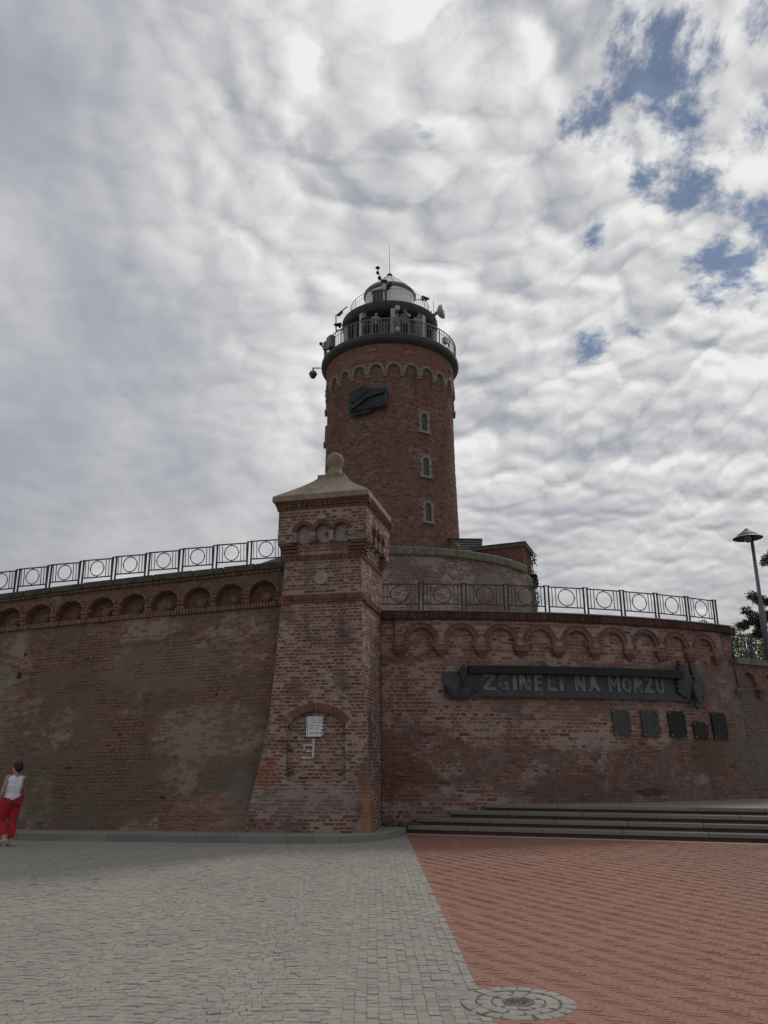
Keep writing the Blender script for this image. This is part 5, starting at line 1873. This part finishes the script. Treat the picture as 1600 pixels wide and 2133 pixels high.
def person(label, base, face, H, J, mats, voxel, hands=True, group=None, hair_r=1.0, loose=1.0, capri=False):
    """J: joints as (forward, left, height) for a body 1 m tall"""
    o = root('person', label, 'person', base, group)
    Fv = Vector((face[0], face[1], 0)).normalized()
    Lv = Vector((-Fv.y, Fv.x, 0))
    B = Vector(base)

    def W(q):
        return B + (Fv * q[0] + Lv * q[1] + Vector((0, 0, q[2]))) * H
    g = {k: W(v) for k, v in J.items()}
    h = H
    up = (g['head'] - g['neck']).normalized()
    hf = Vector(J.get('look', (1, 0, 0)))
    hf = (Fv * hf.x + Lv * hf.y).normalized()
    hl = Vector((-hf.y, hf.x, 0))
    body = []
    hd = g['head']
    body.append([(hd + up * .012 * h - hf * .006 * h, .054 * h), (hd - up * .02 * h + hf * .012 * h, .047 * h), (hd - up * .048 * h + hf * .026 * h, .028 * h)])
    body.append([(hd + hf * .055 * h - up * .004 * h, .010 * h), (hd + hf * .068 * h - up * .018 * h, .009 * h)])
    body.append([(hd + hf * .048 * h - up * .038 * h, .012 * h)])
    for s in (-1, 1):
        body.append([(hd + hl * s * .052 * h - up * .006 * h, .011 * h), (hd + hl * s * .054 * h - up * .022 * h, .008 * h)])
    body.append([(g['neck'] - up * .03 * h, .036 * h), (hd - up * .03 * h, .032 * h)])
    mid = g['pelvis'].lerp(g['chest'], .5)
    torso = [[(g['pelvis'] + Lv * .026 * h * s, .070 * h), (mid + Lv * .018 * h * s, .057 * h), (g['chest'] + Lv * .030 * h * s, .065 * h), (g['chest'].lerp(g['neck'], .5) + Lv * .035 * h * s, .055 * h)] for s in (-1, 1)]
    body += torso
    yoke = [(g['shl'], .036 * h), (g['neck'] - Vector((0, 0, .025 * h)), .040 * h), (g['shr'], .036 * h)]
    body.append(yoke)
    nk = g['neck'] - Vector((0, 0, .05 * h))
    torso.append([(g['shl'].lerp(nk, .24) - Vector((0, 0, .012 * h)), .034 * h), (nk - Vector((0, 0, .01 * h)), .040 * h), (g['shr'].lerp(nk, .24) - Vector((0, 0, .012 * h)), .034 * h)])
    if mats.get('sleeve'):
        torso.append(yoke)
    arms, legs = [], []
    for s in ('l', 'r'):
        arms.append([(g['sh' + s], .034 * h), (g['sh' + s].lerp(g['el' + s], .5), .029 * h), (g['el' + s], .024 * h), (g['el' + s].lerp(g['wr' + s], .35), .024 * h), (g['wr' + s], .016 * h)])
        if hands:
            w = g['wr' + s]
            d = (w - g['el' + s]).normalized()
            side = d.cross(Lv if abs(d.dot(Lv)) < .9 else Fv).normalized()
            inn = d.cross(side).normalized()
            arms.append([(w, .015 * h), (w + d * .030 * h + side * .008 * h, .016 * h), (w + d * .048 * h + side * .008 * h, .013 * h)])
            arms.append([(w + d * .030 * h - side * .008 * h, .015 * h), (w + d * .048 * h - side * .010 * h, .013 * h)])
            for k, (off, ln) in enumerate(((-.017, .034), (-.006, .042), (.006, .045), (.017, .040))):
                a = w + d * .048 * h + side * off * h
                arms.append([(a, .0066 * h), (a + d * ln * .55 * h + inn * .004 * h, .0060 * h), (a + d * ln * h + inn * .013 * h, .0050 * h)])
            a = w + d * .014 * h + side * .014 * h
            arms.append([(a, .0075 * h), (a + d * .022 * h + side * .018 * h, .0070 * h), (a + d * .040 * h + side * .022 * h + inn * .008 * h, .0058 * h)])
        legs.append([(g['hip' + s], .060 * h), (g['hip' + s].lerp(g['kn' + s], .5), .048 * h), (g['kn' + s], .034 * h), (g['kn' + s].lerp(g['an' + s], .35), .035 * h), (g['an' + s], .021 * h)])
    feet = []
    for s in ('l', 'r'):
        feet.append([(g['an' + s] - Vector((0, 0, .004 * h)), .021 * h), (g['he' + s], .021 * h)])
        feet.append([(g['he' + s], .020 * h), (g['an' + s].lerp(g['to' + s], .5), .020 * h), (g['to' + s], .016 * h)])
    blob('body', body + arms + legs + feet, voxel, mats['skin'], o)
    # clothes: the same chains, a little thicker
    gr = .010 * h
    top = [[(p, r + gr) for p, r in ch] for ch in torso]
    if mats.get('sleeve'):
        top += [[(p, r + gr) for p, r in a[:2]] for a in arms if len(a) == 5]
    top = [ch for ch in top]
    blob('shirt', top, voxel, mats['top'], o, 4, .0045 * h)
    tr = []
    for ch in legs:
        c2 = [(p, r + gr * 1.2 * loose) for p, r in ch]
        if capri:
            a, b_ = c2[3], c2[4]
            c2 = c2[:4] + [(a[0].lerp(b_[0], .55), .036 * h)]
        tr.append(c2)
    tr.append([(g['pelvis'] + Lv * .035 * h - Vector((0, 0, .01 * h)), .080 * h), (g['pelvis'] - Lv * .035 * h - Vector((0, 0, .01 * h)), .080 * h)])
    tr += [[(g['hip' + s] - Fv * .018 * h, .072 * h)] for s in ('l', 'r')]
    blob('trousers', tr, voxel, mats['legs'], o, 4, .006 * h)
    blob('hair', [[(hd + up * .026 * h - hf * .012 * h, .058 * h * hair_r), (hd - hf * .030 * h, .050 * h * hair_r), (hd - hf * .034 * h - up * .030 * h, .034 * h)], [(hd + up * .042 * h + hf * .018 * h, .040 * h)]], voxel, mats['hair'], o)
    for s in ('l', 'r'):
        blob('shoe', [[(p, r + .006 * h) for p, r in feet[0 if s == 'l' else 2][1:]] + [(p, r + .005 * h) for p, r in feet[1 if s == 'l' else 3]]], voxel, mats['shoe'], o)
    return o, g, W


JW = dict(pelvis=(0, 0, .535), chest=(-.015, 0, .72), neck=(-.035, 0, .835), head=(-.035, 0, .928), shl=(-.02, .094, .805), shr=(-.035, -.094, .805),
          ell=(.0, .135, .635), elr=(-.03, -.125, .635), wrl=(.075, .150, .505), wrr=(.01, -.130, .49), hipl=(0, .052, .505), hipr=(0, -.052, .505),
          knl=(.105, .055, .290), knr=(.015, -.05, .275), anl=(-.045, .055, .098), anr=(-.02, -.05, .05), hel=(-.072, .055, .075), her=(-.045, -.05, .024),
          tol=(.050, .058, .020), tor=(.085, -.055, .018), look=(.95, .3, 0))
wm, g, W = person('woman walking left in white sleeveless top, red cropped trousers and a small red shoulder bag', (-7.42, 16.9, 0), (-.80, .60), 1.585, JW,
                  dict(skin=m_skin, top=m_wshirt, legs=m_redp, hair=m_hair, shoe=m_shoe), .0085, True, None, 1.07, 1.4, True)
# bag and strap on her back
bk = lambda f, l, z: W((f, l, z))
bag = MB()
Q = [bk(-.105, -.085, .60), bk(-.115, .03, .55), bk(-.115, .085, .515), bk(-.10, .02, .49), bk(-.10, -.085, .495)]
ofs = (W((-.03, 0, 0)) - W((0, 0, 0)))
n = len(Q)
bag.add(Q + [q + ofs for q in Q], [list(range(n)), list(range(n, 2 * n))[::-1]] + [[i, i + n, (i + 1) % n + n, (i + 1) % n] for i in range(n)])
bag.build('shoulder_bag', m_bagred, wm)
MB().tube([bk(.03, -.085, .80), bk(-.03, -.085, .845), bk(-.098, -.080, .78), bk(-.115, -.078, .70), bk(-.115, -.08, .60)], .011, 6).build('bag_strap', m_navy, wm)
MB().tube([bk(-.125, -.08, .60), bk(-.135, .02, .555), bk(-.125, .09, .52), bk(-.07, .13, .57)], .010, 6).build('bag_trim', m_navy, wm)

JS = dict(pelvis=(0, 0, .535), chest=(.02, 0, .72), neck=(.03, 0, .835), head=(.045, 0, .928), shl=(.03, .11, .80), shr=(.03, -.11, .80),
          ell=(.08, .15, .66), elr=(.07, -.15, .66), wrl=(.20, .10, .62), wrr=(.20, -.10, .62), hipl=(0, .052, .505), hipr=(0, -.052, .505),
          knl=(.015, .055, .275), knr=(.015, -.055, .275), anl=(-.01, .055, .05), anr=(-.01, -.055, .05), hel=(-.035, .055, .024), her=(-.035, -.055, .024),
          tol=(.09, .06, .018), tor=(.09, -.06, .018), look=(1, 0, 0))
for (a, rad, H, top, legs, hair, lb) in [
        (-24, 2.85, 1.52, m_blackc, m_blackc, m_bark, 'visitor in black behind the gallery rail, leftmost on the lighthouse'),
        (-14, 2.9, 1.42, m_pinkc, m_blackc, m_hair, 'short visitor in a pinkish top left of the middle gallery pillar'),
        (7, 2.85, 1.36, m_pinkc, m_greyc, m_bark, 'visitor in a pale pink top just right of the middle gallery pillar'),
        (15, 2.8, 1.66, m_greyc, m_blackc, m_bark, 'tallest visitor on the gallery, with bare head above the rail'),
        (27, 2.85, 1.50, m_pinkc, m_pinkc, m_hair, 'dark haired visitor in pale clothes at the right of the gallery')]:
    p = pol(a, rad, 20.655)
    J2 = dict(JS)
    rv = random.Random(int(a * 7) + 100)
    for k in ('wrl', 'wrr'):
        if rv.random() < .45:
            J2[k] = (.13, (.06 if k == 'wrl' else -.06) + rv.gauss(0, .02), .80 + rv.uniform(-.06, .12))
            J2['el' + k[-1]] = (.12, (.15 if k == 'wrl' else -.15), .68)
    J2['look'] = (1, rv.uniform(-.9, .9), 0)
    J2['head'] = (.045 + rv.uniform(-.02, .04), rv.uniform(-.03, .03), .925)
    J2['neck'] = (.03, J2['head'][1] * .4, .835)
    person(lb, tuple(p), (math.sin(R(a) + rv.uniform(-.6, .6)), -math.cos(R(a) + rv.uniform(-.2, .2))), H, J2, dict(skin=m_skin, top=top, legs=legs, hair=hair, shoe=m_blackc, sleeve=1), .022, False, 'visitors on the lighthouse gallery')
